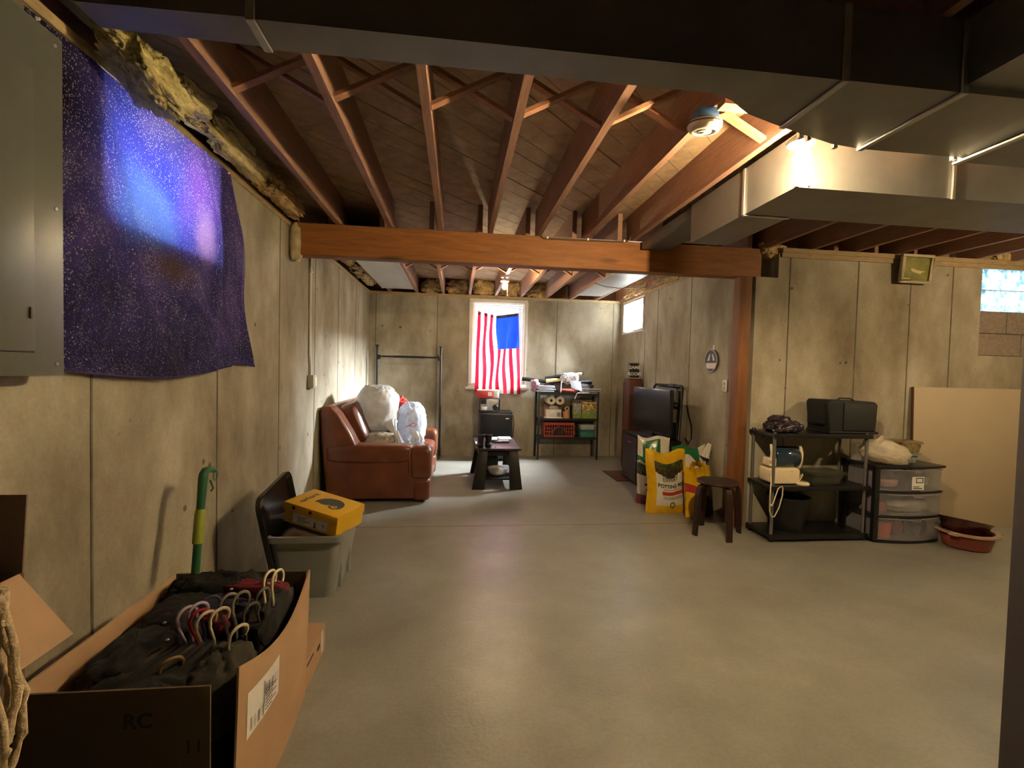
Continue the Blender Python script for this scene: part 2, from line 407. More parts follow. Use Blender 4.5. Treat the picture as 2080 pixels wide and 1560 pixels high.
# glass block window
M_gb, nt, b = nodes('glass_block'); L = nt.links.new
tc = N(nt, 'ShaderNodeTexCoord'); wv = N(nt, 'ShaderNodeTexNoise', i_Scale=11.0, i_Detail=2.0, i_Distortion=1.5); L(tc.outputs['Object'], wv.inputs['Vector'])
tr = N(nt, 'ShaderNodeBsdfTranslucent'); L(ramp(nt, wv.outputs[0], [(.38, (.06, .11, .125)), (.56, (.24, .28, .30))]), tr.inputs[0])
tp = N(nt, 'ShaderNodeBsdfTransparent'); tp.inputs[0].default_value = (.85, .95, 1.0, 1)
gl = N(nt, 'ShaderNodeBsdfGlossy'); gl.inputs['Roughness'].default_value = .05
m1 = N(nt, 'ShaderNodeMixShader', i_0=.03); L(tr.outputs[0], m1.inputs[1]); L(tp.outputs[0], m1.inputs[2])
m2 = N(nt, 'ShaderNodeMixShader', i_0=.08); L(m1.outputs[0], m2.inputs[1]); L(gl.outputs[0], m2.inputs[2])
L(m2.outputs[0], nt.nodes['Material Output'].inputs[0])
w4 = struct('window_4', MB().box(4.86, 5.56, 3.955, 4.06, 2.433, 2.465), M_white)
for r_ in range(2):
    z0 = 2.036 + r_ * .199
    for a, b_ in zip((4.862, 4.935, 5.141, 5.347, 5.553), (4.933, 5.139, 5.345, 5.551, 5.56)):
        if b_ - a < .02: continue
        part('glass_block', MB().box(a + .003, b_ - .003, 3.965, 4.04, z0 + .003, z0 + .194), M_gb, w4, bevel=.008)
part('mortar_joint', MB().box(4.86, 5.56, 3.985, 4.02, 2.231, 2.2385).box(4.9325, 4.9365, 3.985, 4.02, 2.033, 2.433).box(5.1385, 5.1425, 3.985, 4.02, 2.033, 2.433).box(5.3445, 5.3485, 3.985, 4.02, 2.033, 2.433), M_cmu, w4)

# ------------------------------------------------------------------ beam, post, ducts, lamps
t = thing('support_beam', 'heavy orange-brown timber beam spanning the room under the joists', 'beam', (.6, 4.06, 2.25))
for i in range(3): part('ply', MB().box(-1.345 + .001 * i, 2.68, 4.0 + i * .044, 4.0 + i * .044 + .0425, 2.25, 2.504), M_beam, t, bevel=.004, segs=1)
part('foam_packing', MB().soft((-1.305, 4.02, 2.34), (.040, .06, .135), .6, 14, 10, amp=.25, freq=9, floor=2.2), pm('foam_packing', (.42, .34, .20), .9, var=.3, bump=.5), t, smooth=60)
t = thing('support_post', 'square brown timber post under the right end of the beam', 'post', (2.515, 4.01, 0))
part('shaft', MB().box(2.463, 2.572, 3.955, 4.062, .012, 2.247), M_post, t, bevel=.005)
part('base_plate', MB().box(2.455, 2.58, 3.945, 4.072, 0, .012), M_ductlip, t)
t = thing('beam_cable', 'thin dark cable stapled along the top of the timber beam', 'cable', (1.06, 3.99, 2.49))
part('cable', MB().tube([(.655, 3.99, 2.535), (.665, 3.99, 2.51), (.70, 3.99, 2.484), (1.0, 3.99, 2.488), (1.41, 3.99, 2.494), (1.45, 3.99, 2.51), (1.455, 3.995, 2.54)], .007, 6), M_carddk, t, smooth=60)
for x in (.73, 1.08, 1.40): part('staple', MB().box(x - .006, x + .006, 3.979, 4.0, 2.480 + (x - .7) * .014, 2.498 + (x - .7) * .014), M_white, t)
tag(part('foam_strip', MB().box(1.857, 2.258, 3.96, 4.0, 2.512, 2.535), M_trimw, bevel=.008), 'long white foam strip lying on top of the timber beam', 'foam strip')

def duct_prism(mb, poly, z0, z1): return mb.prism(poly, z0, z1, 'z')
t = thing('trunk_duct', 'long grey sheet metal trunk duct hanging closest overhead', 'duct', (.4, 1.41, 2.28))
far = [(-.55, 1.447), (.787, 1.449), (.865, 1.480), (.963, 1.545), (1.08, 1.588), (1.25, 1.644), (1.396, 1.689), (1.534, 1.708), (1.98, 1.708)]
part('trunk', duct_prism(MB(), [(-.55, 1.327), (1.98, 1.327)] + far[::-1], 2.265, 2.485), M_duct, t)
part('reducer', duct_prism(MB(), [(-.975, 1.337), (-.551, 1.329), (-.551, 1.445), (-.975, 1.43)], 2.27, 2.45), M_duct, t)
part('plenum', MB().box(1.985, 3.6, .75, 1.73, 2.257, 2.49), M_duct, t)
part('branch', MB().box(1.535, 1.98, .62, 1.326, 2.285, 2.488), M_duct, t)
for x, y1 in ((-.55, 1.45), (1.13, 1.605), (1.53, 1.71)):
    part('drive_seam', MB().box(x - .012, x + .012, 1.320, 1.327, 2.259, 2.487).box(x - .012, x + .012, 1.320, y1, 2.257, 2.265), M_ductlip, t, bevel=.002, segs=1)
part('drive_seam', MB().box(1.968, 1.992, .75, 1.738, 2.247, 2.257), M_ductlip, t, bevel=.002, segs=1)
for x, y in ((1.24, 1.652), (1.28, 1.662), (1.42, 1.700), (1.95, 1.712)):
    part('hanger_tab', MB().box(x - .008, x + .008, y - .004, y + .012, 2.257, 2.285), M_ductlip, t)
t = thing('elbow_duct', 'grey L-shaped sheet metal duct behind the bare bulb', 'duct', (1.67, 2.5, 2.25))
part('side_run', MB().box(1.533, 1.80, 2.06, 3.06, 2.25, 2.499), M_duct, t)
part('cross_run', MB().box(1.801, 3.9, 2.06, 2.47, 2.25, 2.499), M_duct, t)
part('rise', MB().box(1.545, 1.79, 3.061, 3.95, 2.43, 2.499), M_duct, t)
for a in ((1.526, 1.533, 2.455, 2.475, 2.247, 2.499), (2.335, 2.352, 2.048, 2.06, 2.244, 2.499), (1.533, 1.80, 2.455, 2.475, 2.243, 2.25)):
    part('drive_seam', MB().box(*a), M_ductlip, t, bevel=.002, segs=1)
part('corner_seam', MB().box(1.525, 1.545, 2.052, 2.06, 2.25, 2.499), M_ductlip, t)
M_pan = pm('pale_duct_panel', (.56, .56, .54), .45, metal=.35, var=.08, scale=4)
for nm, x0, x1, y0, y1, lb in (('l', -1.11, -.66, 4.2, 7.10, 'pale sheet metal panel closing the joist bay beside the left wall'), ('r', 1.745, 2.15, 4.2, 7.0, 'pale shiny sheet metal panel across joists beside the small side window')):
    t = thing('joist_pan', lb, 'duct', ((x0 + x1) / 2, (y0 + y1) / 2, 2.49))
    part('panel', MB().box(x0, x1, y0, y1, 2.499, ZJ - .001), M_pan, t)
    part('hem', MB().box(x0, x0 + .012, y0, y1, 2.493, 2.499).box(x1 - .012, x1, y0, y1, 2.493, 2.499), M_ductlip, t)
tag(part('slack_wire', MB().tube([(1.70, 5.9, 2.49), (1.85, 5.95, 2.46), (2.05, 6.0, 2.455), (2.3, 6.05, 2.48), (2.45, 6.08, 2.503)], .004, 6), M_black, smooth=60), 'thin dark wire sagging below the right pale duct panel', 'wire')

def lamp(loc, label, power, cone):
    x, y, z = loc
    t = thing('bulb_fixture', label, 'light fixture', loc)
    part('junction_box', MB().lathe([(.0, 0), (.05, 0), (.05, -.022), (0, -.022)], 16, Matrix.Translation((x, y, ZJ - (.023 if z < 2.31 else .001)))), M_ductlip, t, smooth=40)
    part('stem', MB().cyl((x, y, z + .085), (x, y, ZJ - .02), .012), M_ceramic, t, smooth=40)
    part('base', MB().lathe([(0, z + .092), (.030, z + .092), (.050, z + .078), (.056, z + .068), (.052, z + .058), (.030, z + .054), (.022, z + .036), (0, z + .036)], 24, Matrix.Translation((x, y, 0))), M_ceramic, t, smooth=40)
    so = part('socket', MB().lathe([(.0, z + .048), (.0155, z + .048), (.0155, z + .022), (0, z + .022)], 14, Matrix.Translation((x, y, 0))), M_ductlip, t, smooth=40)
    part('bulb', MB().lathe([(0, z - .036), (.012, z - .034), (.023, z - .025), (.030, z - .008), (.029, z + .006), (.021, z + .022), (.014, z + .032), (0, z + .034)], 20, Matrix.Translation((x, y, 0))), glow('lit_bulb_%d' % int(power), (1.0, .745, .41), power), t, smooth=80)
    if z < 2.31: part('cleat', MB().box(1.06, 1.49, y - .03, y + .03, ZJ - .022, ZJ - .001), M_brace, t)
    part('pull_chain', MB().tube([(x + .03, y - .01, z + .06), (x + .035, y - .012, z - .03), (x + .035, y - .012, z - .11)], .0022, 6), M_ceramic, t)
    part('chain_ball', MB().soft((x + .035, y - .012, z - .115), (.005, .005, .008), 1, 8, 6), M_ceramic, t, smooth=80)
lamp((1.424, 1.893, 2.300), 'bare lit bulb in porcelain holder beside the elbow duct', BULB_A, 0)
lamp((.548, 5.79, 2.375), 'bare lit bulb with pull chain in front of the flag window', BULB_B, 0)

lamp((4.62, 1.90, 2.325), 'bare lit bulb farthest right, past the end of the elbow duct', BULB_C, 0)

t = thing('smoke_detector', 'round cream smoke detector under a joist near the trunk duct', 'smoke detector', (1.03, 1.965, 2.43))
Mx = Matrix.Translation((1.03, 1.965, 2.45)) @ Matrix.Rotation(R(8), 4, 'X')
M_det = pm('aged_white_plastic', (.66, .60, .48), .45, var=.04)
part('body', MB().lathe([(0, .008), (.060, .008), (.070, .002), (.071, -.016), (.060, -.032), (.052, -.036), (.046, -.036), (.044, -.030), (.030, -.030), (.028, -.038), (0, -.038)], 32, Mx), M_det, t, smooth=30)
part('test_button', MB().lathe([(0, -.036), (.012, -.036), (.012, -.042), (0, -.042)], 16, Mx), M_det, t, smooth=30)
part('vent_ring', MB().lathe([(.0702, -.002), (.0722, -.002), (.0722, -.006), (.0702, -.006)], 32, Mx), M_dark, t)
part('blue_box', MB().box(.985, 1.075, 1.93, 2.02, 2.462, 2.504), pm('blue_pvc', (.02, .07, .18), .5), t, bevel=.006, label='blue mounting box')

# ------------------------------------------------------------------ insulation
def batt(label, c, r, seed, mat, e=.7, M=None):
    cc = Vector(c); Mr = M or Matrix(); mb = MB()
    def fn(u, v):
        th = 2 * math.pi * u; ph = math.pi * (v - .5); sgn = lambda a, p: math.copysign(abs(a) ** p, a)
        q = Vector((sgn(math.cos(ph), e) * sgn(math.cos(th), e), sgn(math.cos(ph), e) * sgn(math.sin(th), e), sgn(math.sin(ph), e)))
        w_ = Vector((q.x * r[0], q.y * r[1], q.z * r[2]))
        k = 1 + .30 * noise.noise(w_ * 9 + Vector((seed, 0, 0))) + .22 * (1 - 2.5 * abs(noise.noise(Vector((w_.x * 14, w_.y * 7 + seed, w_.z * 26))))) + .16 * noise.noise(w_ * 75) + .10 * noise.noise(w_ * 170)
        return Mr @ (w_ * k) + cc
    o = part('insulation_batt', mb.grid(fn, 110, 60, True), mat, smooth=80)
    tag(o, label, 'insulation', 'fibreglass insulation in the joist ends')
batt('loose yellow fibreglass tuft hanging down above the galaxy tapestry', (-1.20, 2.0, 2.462), (.085, .16, .062), 1.3, M_insul, M=Matrix.Rotation(R(-22), 4, 'X') @ Matrix.Rotation(R(18), 4, 'Y'))
batt('smaller fibreglass roll tucked behind the hanging yellow tuft', (-1.21, 2.29, 2.545), (.06, .13, .05), 4.4, M_insul)
batt('long fibreglass strip along the sill above the right half of the tapestry', (-1.26, 2.80, 2.57), (.055, .38, .07), 2.2, M_insul)
batt('dull fibreglass strip on the left sill just before the beam', (-1.26, 3.53, 2.57), (.055, .36, .07), 6.1, M_insulb)
batt('brown kraft fibreglass on the left sill behind the beam', (-1.24, 5.0, 2.58), (.075, .55, .08), 3.7, M_insulb)
batt('dark fibreglass end piece in the back left ceiling corner', (-1.23, 6.35, 2.58), (.07, .6, .08), 8.7, M_insulb)
for i in range(5):
    x = -.42 + .402 * i
    batt('tan fibreglass between joists over the back wall, number %s from the left' % ('one two three four five'.split()[i]), (x + .02, 7.5, 2.62), (.16, .06, .10), 9.1 + i * 1.7, M_insulb)
batt('golden fibreglass in the rim above the side window', (2.62, 6.75, 2.59), (.07, .5, .085), 5.2, M_insulb)
batt('ragged golden fibreglass in the rim between side window and beam', (2.61, 5.55, 2.59), (.08, .6, .085), 7.9, M_insulb)
batt('fibreglass scrap above the beam pocket by the post', (2.78, 4.02, 2.50), (.10, .05, .06), 2.9, M_insulb)
batt('fibreglass scrap above the glass block window', (5.2, 3.99, 2.555), (.22, .045, .045), 1.9, M_insulb)

# ------------------------------------------------------------------ left wall: breaker panel, tapestry, conduit
M_panel = pm('grey_enamel', (.105, .11, .09), .30, var=.04, scale=30, bump=.03, spec=.6)
t = thing('breaker_panel', 'grey steel electrical panel mounted on the left wall', 'electrical panel', (-1.3, 1.48, 1.325))
part('back_box', MB().box(-1.349, -1.262, 1.30, 1.66, 1.335, 2.355), M_panel, t, bevel=.003)
part('cover', MB().box(-1.262, -1.25, 1.285, 1.675, 1.322, 2.368), M_panel, t, bevel=.004)
d = part('door', MB().box(-1.25, -1.245, 1.36, 1.564, 1.395, 2.215), M_panel, t, bevel=.0025)
part('door_latch', MB().box(-1.245, -1.240, 1.545, 1.557, 1.49, 1.525), M_panel, d, bevel=.002)
part('hinge_gap', MB().box(-1.2505, -1.2492, 1.564, 1.568, 1.395, 2.215).box(-1.2505, -1.2492, 1.36, 1.566, 1.391, 1.395), M_dark, t)
for y in (1.645, 1.31):
    for z in (1.358, 1.84, 2.335):
        part('screw', MB().lathe([(0, 0), (.006, 0), (.005, .003), (0, .004)], 10, Matrix.Translation((-1.25, y, z)) @ Matrix.Rotation(R(90), 4, 'Y')), M_ductlip, t, smooth=40)

# galaxy tapestry: thin printed cloth, the daylight of window_1 shines through it
M_gal, nt, b = nodes('galaxy_print'); L = nt.links.new
tc = N(nt, 'ShaderNodeTexCoord'); o_ = tc.outputs['Object']; sp = N(nt, 'ShaderNodeSeparateXYZ'); L(o_, sp.inputs[0])
n1 = N(nt, 'ShaderNodeTexNoise', i_Scale=2.6, i_Detail=5.0, i_Roughness=.55); L(o_, n1.inputs['Vector'])
base = ramp(nt, n1.outputs[0], [(.28, (.026, .018, .055)), (.45, (.042, .038, .15)), (.55, (.080, .055, .25)), (.72, (.14, .11, .36))])
def mathn(op, a, b_):
    n = N(nt, 'ShaderNodeMath', operation=op)
    for i, q in enumerate((a, b_)):
        if isinstance(q, (int, float)): n.inputs[i].default_value = q
        else: L(q, n.inputs[i])
    return n.outputs[0]
def blob_mask(cy, cz, ry, rz):
    a = mathn('DIVIDE', mathn('SUBTRACT', sp.outputs[1], cy), ry); c = mathn('DIVIDE', mathn('SUBTRACT', sp.outputs[2], cz), rz)
    dd = mathn('SQRT', mathn('ADD', mathn('MULTIPLY', a, a), mathn('MULTIPLY', c, c)), 0)
    dd = mathn('ADD', dd, mathn('MULTIPLY', mathn('SUBTRACT', n1.outputs[0], .5), 1.6))
    return ramp(nt, dd, [(.25, 1.0), (1.0, 0.0)])
def layer(col, mask, c2):
    mx = N(nt, 'ShaderNodeMix', data_type='RGBA'); L(mask, mx.inputs[0]); L(col, mx.inputs[6]); mx.inputs[7].default_value = (*c2, 1); return mx.outputs[2]
col = layer(base, blob_mask(2.34, 2.12, .62, .46), (.055, .065, .50))
col = layer(col, blob_mask(2.20, 2.02, .26, .20), (.10, .19, .60))
col = layer(col, blob_mask(2.64, 2.25, .26, .30), (.18, .07, .40))
col = layer(col, blob_mask(2.68, 2.03, .12, .20), (.34, .19, .48))
col = layer(col, blob_mask(2.40, 1.80, .34, .10), (.10, .06, .075))
col = layer(col, blob_mask(1.72, 2.2, .24, .5), (.012, .008, .018))
for sc_, th, br in ((170.0, .46, .34), (95.0, .30, .50), (48.0, .17, .8), (17.0, .065, .8)):
    vo = N(nt, 'ShaderNodeTexVoronoi', i_Scale=sc_); L(o_, vo.inputs['Vector'])
    pick = N(nt, 'ShaderNodeSeparateColor'); L(vo.outputs['Color'], pick.inputs[0])
    lim = mathn('MULTIPLY', pick.outputs[0], th)
    near = mathn('LESS_THAN', vo.outputs['Distance'], lim)
    dens = ramp(nt, n1.outputs[0], [(.3, .35), (.6, 1.0)])
    mk = mathn('MULTIPLY', mathn('MULTIPLY', near, br), dens)
    col = layer(col, mk, (.86, .84, .90))
L(col, b.inputs['Base Color']); b.inputs['Roughness'].default_value = .9; b.inputs['Specular IOR Level'].default_value = .05
b.inputs['Sheen Weight'].default_value = .08
tr = N(nt, 'ShaderNodeBsdfTranslucent'); L(col, tr.inputs[0])
ms = N(nt, 'ShaderNodeMixShader', i_0=.5); L(b.outputs[0], ms.inputs[1]); L(tr.outputs[0], ms.inputs[2]); L(ms.outputs[0], nt.nodes['Material Output'].inputs[0])
t = thing('galaxy_tapestry', 'purple and blue star-printed cloth tapestry hung over the left window', 'tapestry', (-1.32, 2.5, 1.31))
def tap(u, v):                                       # u along the wall, v from top to hem
    edge = .30 * max(0, (v - .0)) ** .8 * 1.15 if v < .5 else .30 * .5 ** .8 * 1.15 + (v - .5) * .16
    y1 = 2.955 + edge + .035 * math.sin(v * 9 - 1.2) * min(1, v * 4)
    y0 = 1.64
    y = y0 + (y1 - y0) * u
    ztop = 2.445 + .025 * u
    zbot = 1.352 - .05 * math.sin(math.pi * min(1, u / .80)) + (.02 if u > .8 else 0) - .02 * max(0, (u - .88) / .12)
    z = ztop + (zbot - ztop) * v
    fold = .010 * math.sin(u * 19 + v * 3) * v + .008 * math.sin(u * 9 - v * 5) + .028 * v * max(0, (u - .72) / .28) * math.sin(u * 62 + v * 2) ** 2
    crease = .016 * math.exp(-((u - .20 - .22 * v) / .022) ** 2) * (1 - abs(v - .4)) + .014 * math.exp(-((u - .78 - .10 * v + .2 * v * v) / .018) ** 2)
    return (-1.336 + .006 + .022 * v * v * math.sin(math.pi * min(1, u + .1)) + abs(fold) * (.25 + .75 * v) + crease * .8, y, z)
part('cloth', MB().grid(tap, 110, 70), M_gal, t, smooth=80)
part('hem', MB().tube([Vector(tap(i / 60, 1.0)) for i in range(61)], .0045, 5), pm('purple_hem', (.035, .022, .10), .9), t, smooth=60)
for u in (.03, .30, .62, .97): part('push_pin', MB().lathe([(0, 0), (.006, .002), (.004, .010), (0, .012)], 10, Matrix.Translation(Vector(tap(u, .012)) + Vector((.002, 0, 0))) @ Matrix.Rotation(R(90), 4, 'Y')), M_white, t, smooth=40)

t = thing('conduit', 'thin white conduit running down the left wall to a small box', 'conduit', (-1.33, 4.52, 1.16))
part('pipe', MB().tube([(-1.338, 4.508, 2.46), (-1.338, 4.512, 1.46), (-1.335, 4.535, 1.36), (-1.335, 4.54, 1.27)], .0115, 10), M_trimw, t, smooth=60)
part('strap', MB().box(-1.349, -1.324, 4.488, 4.532, 2.20, 2.215), M_ductlip, t)
bx = part('outlet_box', MB().box(-1.349, -1.295, 4.49, 4.60, 1.155, 1.275), pm('steel_box', (.36, .34, .28), .5, metal=.3), t, bevel=.006)
part('receptacle', MB().box(-1.295, -1.290, 4.515, 4.575, 1.175, 1.255), M_cream, bx, bevel=.003)

# ------------------------------------------------------------------ left foreground: boxes, hangers, mop
M_cloth = [pm('cloth_black', (.005, .0045, .005), .9, var=.3, scale=40, bump=.2), pm('cloth_charcoal', (.011, .010, .0095), .95, var=.3, scale=40, bump=.3), pm('cloth_crimson', (.13, .008, .018), .75, var=.3, scale=30, bump=.2),
           pm('cloth_navy', (.012, .012, .035), .9, var=.3, bump=.2), pm('cloth_olive', (.032, .026, .017), .95, var=.4, scale=25, bump=.3)]
t = thing('wardrobe_box', 'large open cardboard box full of dark clothes and hangers', 'cardboard box', (-.86, 1.66, 0))
def rp(u, v):       # right panel with a bowed, dipping top edge
    y = 1.38 + .645 * u; top = .525 - .075 * math.sin(math.pi * u) * (1 - .25 * u) + .0
    return (-.603 + .018 * math.sin(math.pi * u) + .014 * v, y, top * v)
def slab(mb, fn, nu, nv, off):
    mb.grid(fn, nu, nv); mb.grid(lambda a, c: tuple(Vector(fn(a, c)) + Vector(off)), nu, nv)
    for j, rng in ((0, [(i / nu, 0) for i in range(nu + 1)]), (1, [(i / nu, 1) for i in range(nu + 1)])):
        pts = [Vector(fn(*q)) for q in rng]; o2 = [p + Vector(off) for p in pts]
        mb.add(pts + o2, [(i, i + 1, nu + 2 + i, nu + 1 + i) for i in range(nu)])
    for a in (0, 1):
        pts = [Vector(fn(a, j / nv)) for j in range(nv + 1)]; o2 = [p + Vector(off) for p in pts]
        mb.add(pts + o2, [(i, i + 1, nv + 2 + i, nv + 1 + i) for i in range(nv)])
    return mb
sp_ = part('side_panel', slab(MB(), rp, 20, 8, (-.006, 0, 0)), M_card, t, smooth=30)
part('front_panel', MB().box(-1.105, -.625, 1.296, 1.302, 0, .53), M_carddk, t, label='dark front panel of the box')  # side turned from the bulb, its shade put into the darker board
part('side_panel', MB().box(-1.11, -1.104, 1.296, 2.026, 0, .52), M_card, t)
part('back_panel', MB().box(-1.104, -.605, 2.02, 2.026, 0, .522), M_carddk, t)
part('bottom_panel', MB().box(-1.104, -.61, 1.302, 2.02, .001, .007), M_card, t)
fm = frame_M((-.86, 1.2955, .40), (1, 0, 0), (0, 0, 1))
part('printed_letters', text_mb('RC', .055, frame_M((-.80, 1.2955, .445), (1, 0, 0), (0, 0, 1)), bold=.002), pm('faded_print', (.045, .030, .020), .9), t)
part('printed_number', text_mb('11', .05, frame_M((-.665, 1.2955, .37), (1, 0, 0), (0, 0, 1)), bold=.001), bpy.data.materials['faded_print'], t)
lab = thing('shipping_label', 'white shipping label with barcodes stuck on the clothes box', 'label', (-.57, 1.6, .36))
def lp(a, c):   # point on the right panel, label u along y, v along z
    return Vector(rp((a - 1.38) / .645, min(1, c / .52))) + Vector((.0015, 0, 0))
ly0, ly1, lz0, lz1 = 1.43, 1.64, .28, .425
lo = part('paper', MB().grid(lambda u, v: lp(ly0 + (ly1 - ly0) * u, lz0 + (lz1 - lz0) * v + .03 * u), 10, 5), M_paper, lab)
bars = MB(); 
for k in range(26):
    a = ly0 + .010 + k * .0074
    if k in (9, 10, 18): continue
    wd = random.choice((.0018, .003, .0045)); z_a, z_b = (lz0 + .02, lz0 + .06) if k < 12 else (lz0 + .085, lz0 + .125)
    if k % 3: bars.add([lp(a, z_a) + Vector((.001, 0, 0)), lp(a + wd, z_a) + Vector((.001, 0, 0)), lp(a + wd, z_b) + Vector((.001, 0, 0)), lp(a, z_b) + Vector((.001, 0, 0))], [(0, 1, 2, 3)])
for k in range(7):
    z = lz0 + .03 + k * .012; bars.add([lp(ly0 + .11, z) + Vector((.001, 0, 0)), lp(ly0 + .11 + .05 + .03 * (k % 2), z) + Vector((.001, 0, 0)), lp(ly0 + .11 + .05 + .03 * (k % 2), z + .004) + Vector((.001, 0, 0)), lp(ly0 + .11, z + .004) + Vector((.001, 0, 0))], [(0, 1, 2, 3)])
bars.add([lp(ly0 + .098, lz0 + .02) + Vector((.001, 0, 0)), lp(ly0 + .102, lz0 + .02) + Vector((.001, 0, 0)), lp(ly0 + .102, lz0 + .14) + Vector((.001, 0, 0)), lp(ly0 + .098, lz0 + .14) + Vector((.001, 0, 0))], [(0, 1, 2, 3)])
part('barcode', bars, M_ink, lo)
# garments folded into the box, one over the other
gar = [('black', 0, (-.88, 1.64, .22), (.20, .32, .20), 0, 'thick black garment filling the bottom of the clothes box'),
       ('charcoal', 1, (-.90, 1.93, .40), (.185, .055, .150), 3.1, 'charcoal coat standing against the back of the clothes box'),
       ('black', 0, (-.955, 1.80, .445), (.11, .13, .065), 4.2, 'black snap jacket folded at the back left of the clothes box'),
       ('crimson', 2, (-.76, 1.90, .475), (.13, .028, .060), 5.0, 'crimson snap shirt along the back of the clothes box'),
       ('crimson', 2, (-.90, 1.735, .468), (.12, .022, .040), 6.6, 'dark red shirt edge between two black jackets'),
       ('navy', 3, (-.80, 1.79, .44), (.14, .05, .07), 7.7, 'navy shirt under the crimson one'),
       ('black', 0, (-.99, 1.60, .405), (.095, .16, .085), 8.8, 'black jacket on the left side of the clothes box'),
       ('charcoal', 1, (-.86, 1.45, .36), (.17, .11, .10), 9.4, 'dark striped trousers at the front of the clothes box'),
       ('olive', 4, (-.70, 1.52, .38), (.07, .12, .10), 2.4, 'olive brown sweater by the torn front corner of the clothes box'),
       ('charcoal', 1, (-.67, 1.82, .40), (.055, .15, .11), 1.4, 'stack of dark trousers against the right side of the clothes box')]
for nm, mi, c, r, sd, lb in gar:
    o = part('garment', MB().soft(c, r, .62, 40, 24, amp=.16, freq=12, seed=sd), M_cloth[mi], smooth=80)
    tag(o, lb, 'clothing', 'clothes in the open box')
for i, (x, y, z) in enumerate(((-.70, 1.88, .537), (-.83, 1.875, .522), (-.89, 1.78, .515), (-.96, 1.69, .497), (-.90, 1.60, .488), (-.86, 1.56, .476))):
    sn = part('snap_button', MB().soft((x, y, z), (.0065, .0065, .004), .9, 10, 6), M_ductlip, smooth=80)
    tag(sn, ['silver snap on the crimson shirt collar', 'silver snap at the middle of the crimson shirt', 'silver snap on the folded black jacket', 'silver snap on the dark red shirt edge', 'silver snap below the dark red edge', 'silver snap nearest the hangers'][i], 'snap button', 'snaps on the boxed clothes')
# thin folded trouser edges
for k in range(7):
    o = part('trouser_fold', MB().tube([(-1.06 + .032 * k, 1.36 + .006 * k, .40 + .006 * (k % 3)), (-.97 + .03 * k, 1.46 + .006 * k, .462), (-.90 + .024 * k, 1.56 + .004 * k, .485)], [.010, .012, .006], 8), [M_cloth[1], M_cloth[4], M_cloth[0]][k % 3], smooth=60)
    tag(o, 'folded dark trouser edge in the clothes box, %s from the left' % 'first second third fourth fifth sixth seventh'.split()[k], 'clothing', 'trouser folds by the hangers')
M_hang = {'ivory': pm('ivory_plastic', (.66, .58, .40), .35), 'lilac': pm('lilac_plastic', (.42, .36, .46), .35), 'red': pm('red_plastic', (.30, .02, .03), .35), 'grey': pm('grey_plastic', (.19, .18, .15), .4), 'brass': pm('brass_wire', (.45, .30, .12), .3, metal=.6), 'dark': pm('dark_plastic', (.06, .05, .04), .4), 'blue': pm('blue_plastic', (.02, .02, .09), .4)}
def hanger_mesh(key):
    pts = []
    for k in range(13):
        a = R(200 - k * 17.5); pts.append((.024 * math.cos(a) + .002, 0, .052 + .026 * math.sin(a)))
    pts = [(.014, 0, .052 - .014)] [:0] + pts[::-1]
    hook = MB().tube([(0.024, 0, .038)] + [p for p in pts] + [(-.020, 0, .03), (-.006, 0, -.015), (0, 0, -.055), (0, 0, -.085)], .0042, 7)
    sh = MB().tube([(0, 0, -.08), (.035, .004, -.10), (.050, .006, -.107), (.058, .006, -.115), (.050, .006, -.122), (-.15, .006, -.178), (-.165, .006, -.17), (-.15, .006, -.155), (-.035, .004, -.10), (0, 0, -.08)], .0045, 6)
    return make_mesh('hook', hook, M_hang[key], 60), make_mesh('shoulder_bar', sh, M_hang[key], 60)
HM = {k: hanger_mesh(k) for k in M_hang}
H = [('lilac', -.842, 1.60, .505, 40, 8, 'lilac plastic hanger leftmost in the clothes box'), ('lilac', -.822, 1.612, .508, 42, 8, 'second lilac hanger from the left in the clothes box'), ('red', -.806, 1.606, .498, 48, 14, 'red plastic hanger among the lilac ones'),
     ('blue', -.800, 1.640, .512, 45, 5, 'dark blue hanger with an ivory clip behind the red one'), ('ivory', -.784, 1.588, .500, 42, 16, 'ivory hanger just right of the red hanger'), ('ivory', -.752, 1.600, .505, 42, 18, 'ivory hanger in the middle of the row'),
     ('grey', -.742, 1.655, .515, 38, 6, 'grey hanger behind the middle ivory one'), ('grey', -.712, 1.660, .518, 36, 8, 'second grey hanger right of centre'), ('ivory', -.685, 1.560, .468, 35, 20, 'ivory hanger low at the right panel of the box'),
     ('dark', -.672, 1.64, .490, 30, 10, 'dark hanger half sunk by the right panel'), ('dark', -.655, 1.70, .510, 28, 8, 'thin dark hanger further back by the right panel'), ('ivory', -.664, 1.775, .535, 25, 4, 'ivory hanger standing tall near the back right corner'),
     ('ivory', -.640, 1.785, .532, 22, 3, 'ivory hanger rightmost at the back corner'), ('brass', -.845, 1.50, .425, 50, 30, 'brass wire hanger lying low at the front')]
for key, x, y, z, rz, tilt, lb in H:
    t = thing('clothes_hanger', lb, 'hanger', group='hangers in the clothes box', local=True,
              M=Matrix.Translation((x, y, z)) @ Matrix.Scale(1.2, 4) @ Matrix.Rotation(R(92 - rz), 4, 'Z') @ Matrix.Rotation(R(tilt), 4, 'X') @ Matrix.Rotation(R(random.uniform(-6, 6)), 4, 'Y'))
    link('hook', HM[key][0], t); link('shoulder_bar', HM[key][1], t)

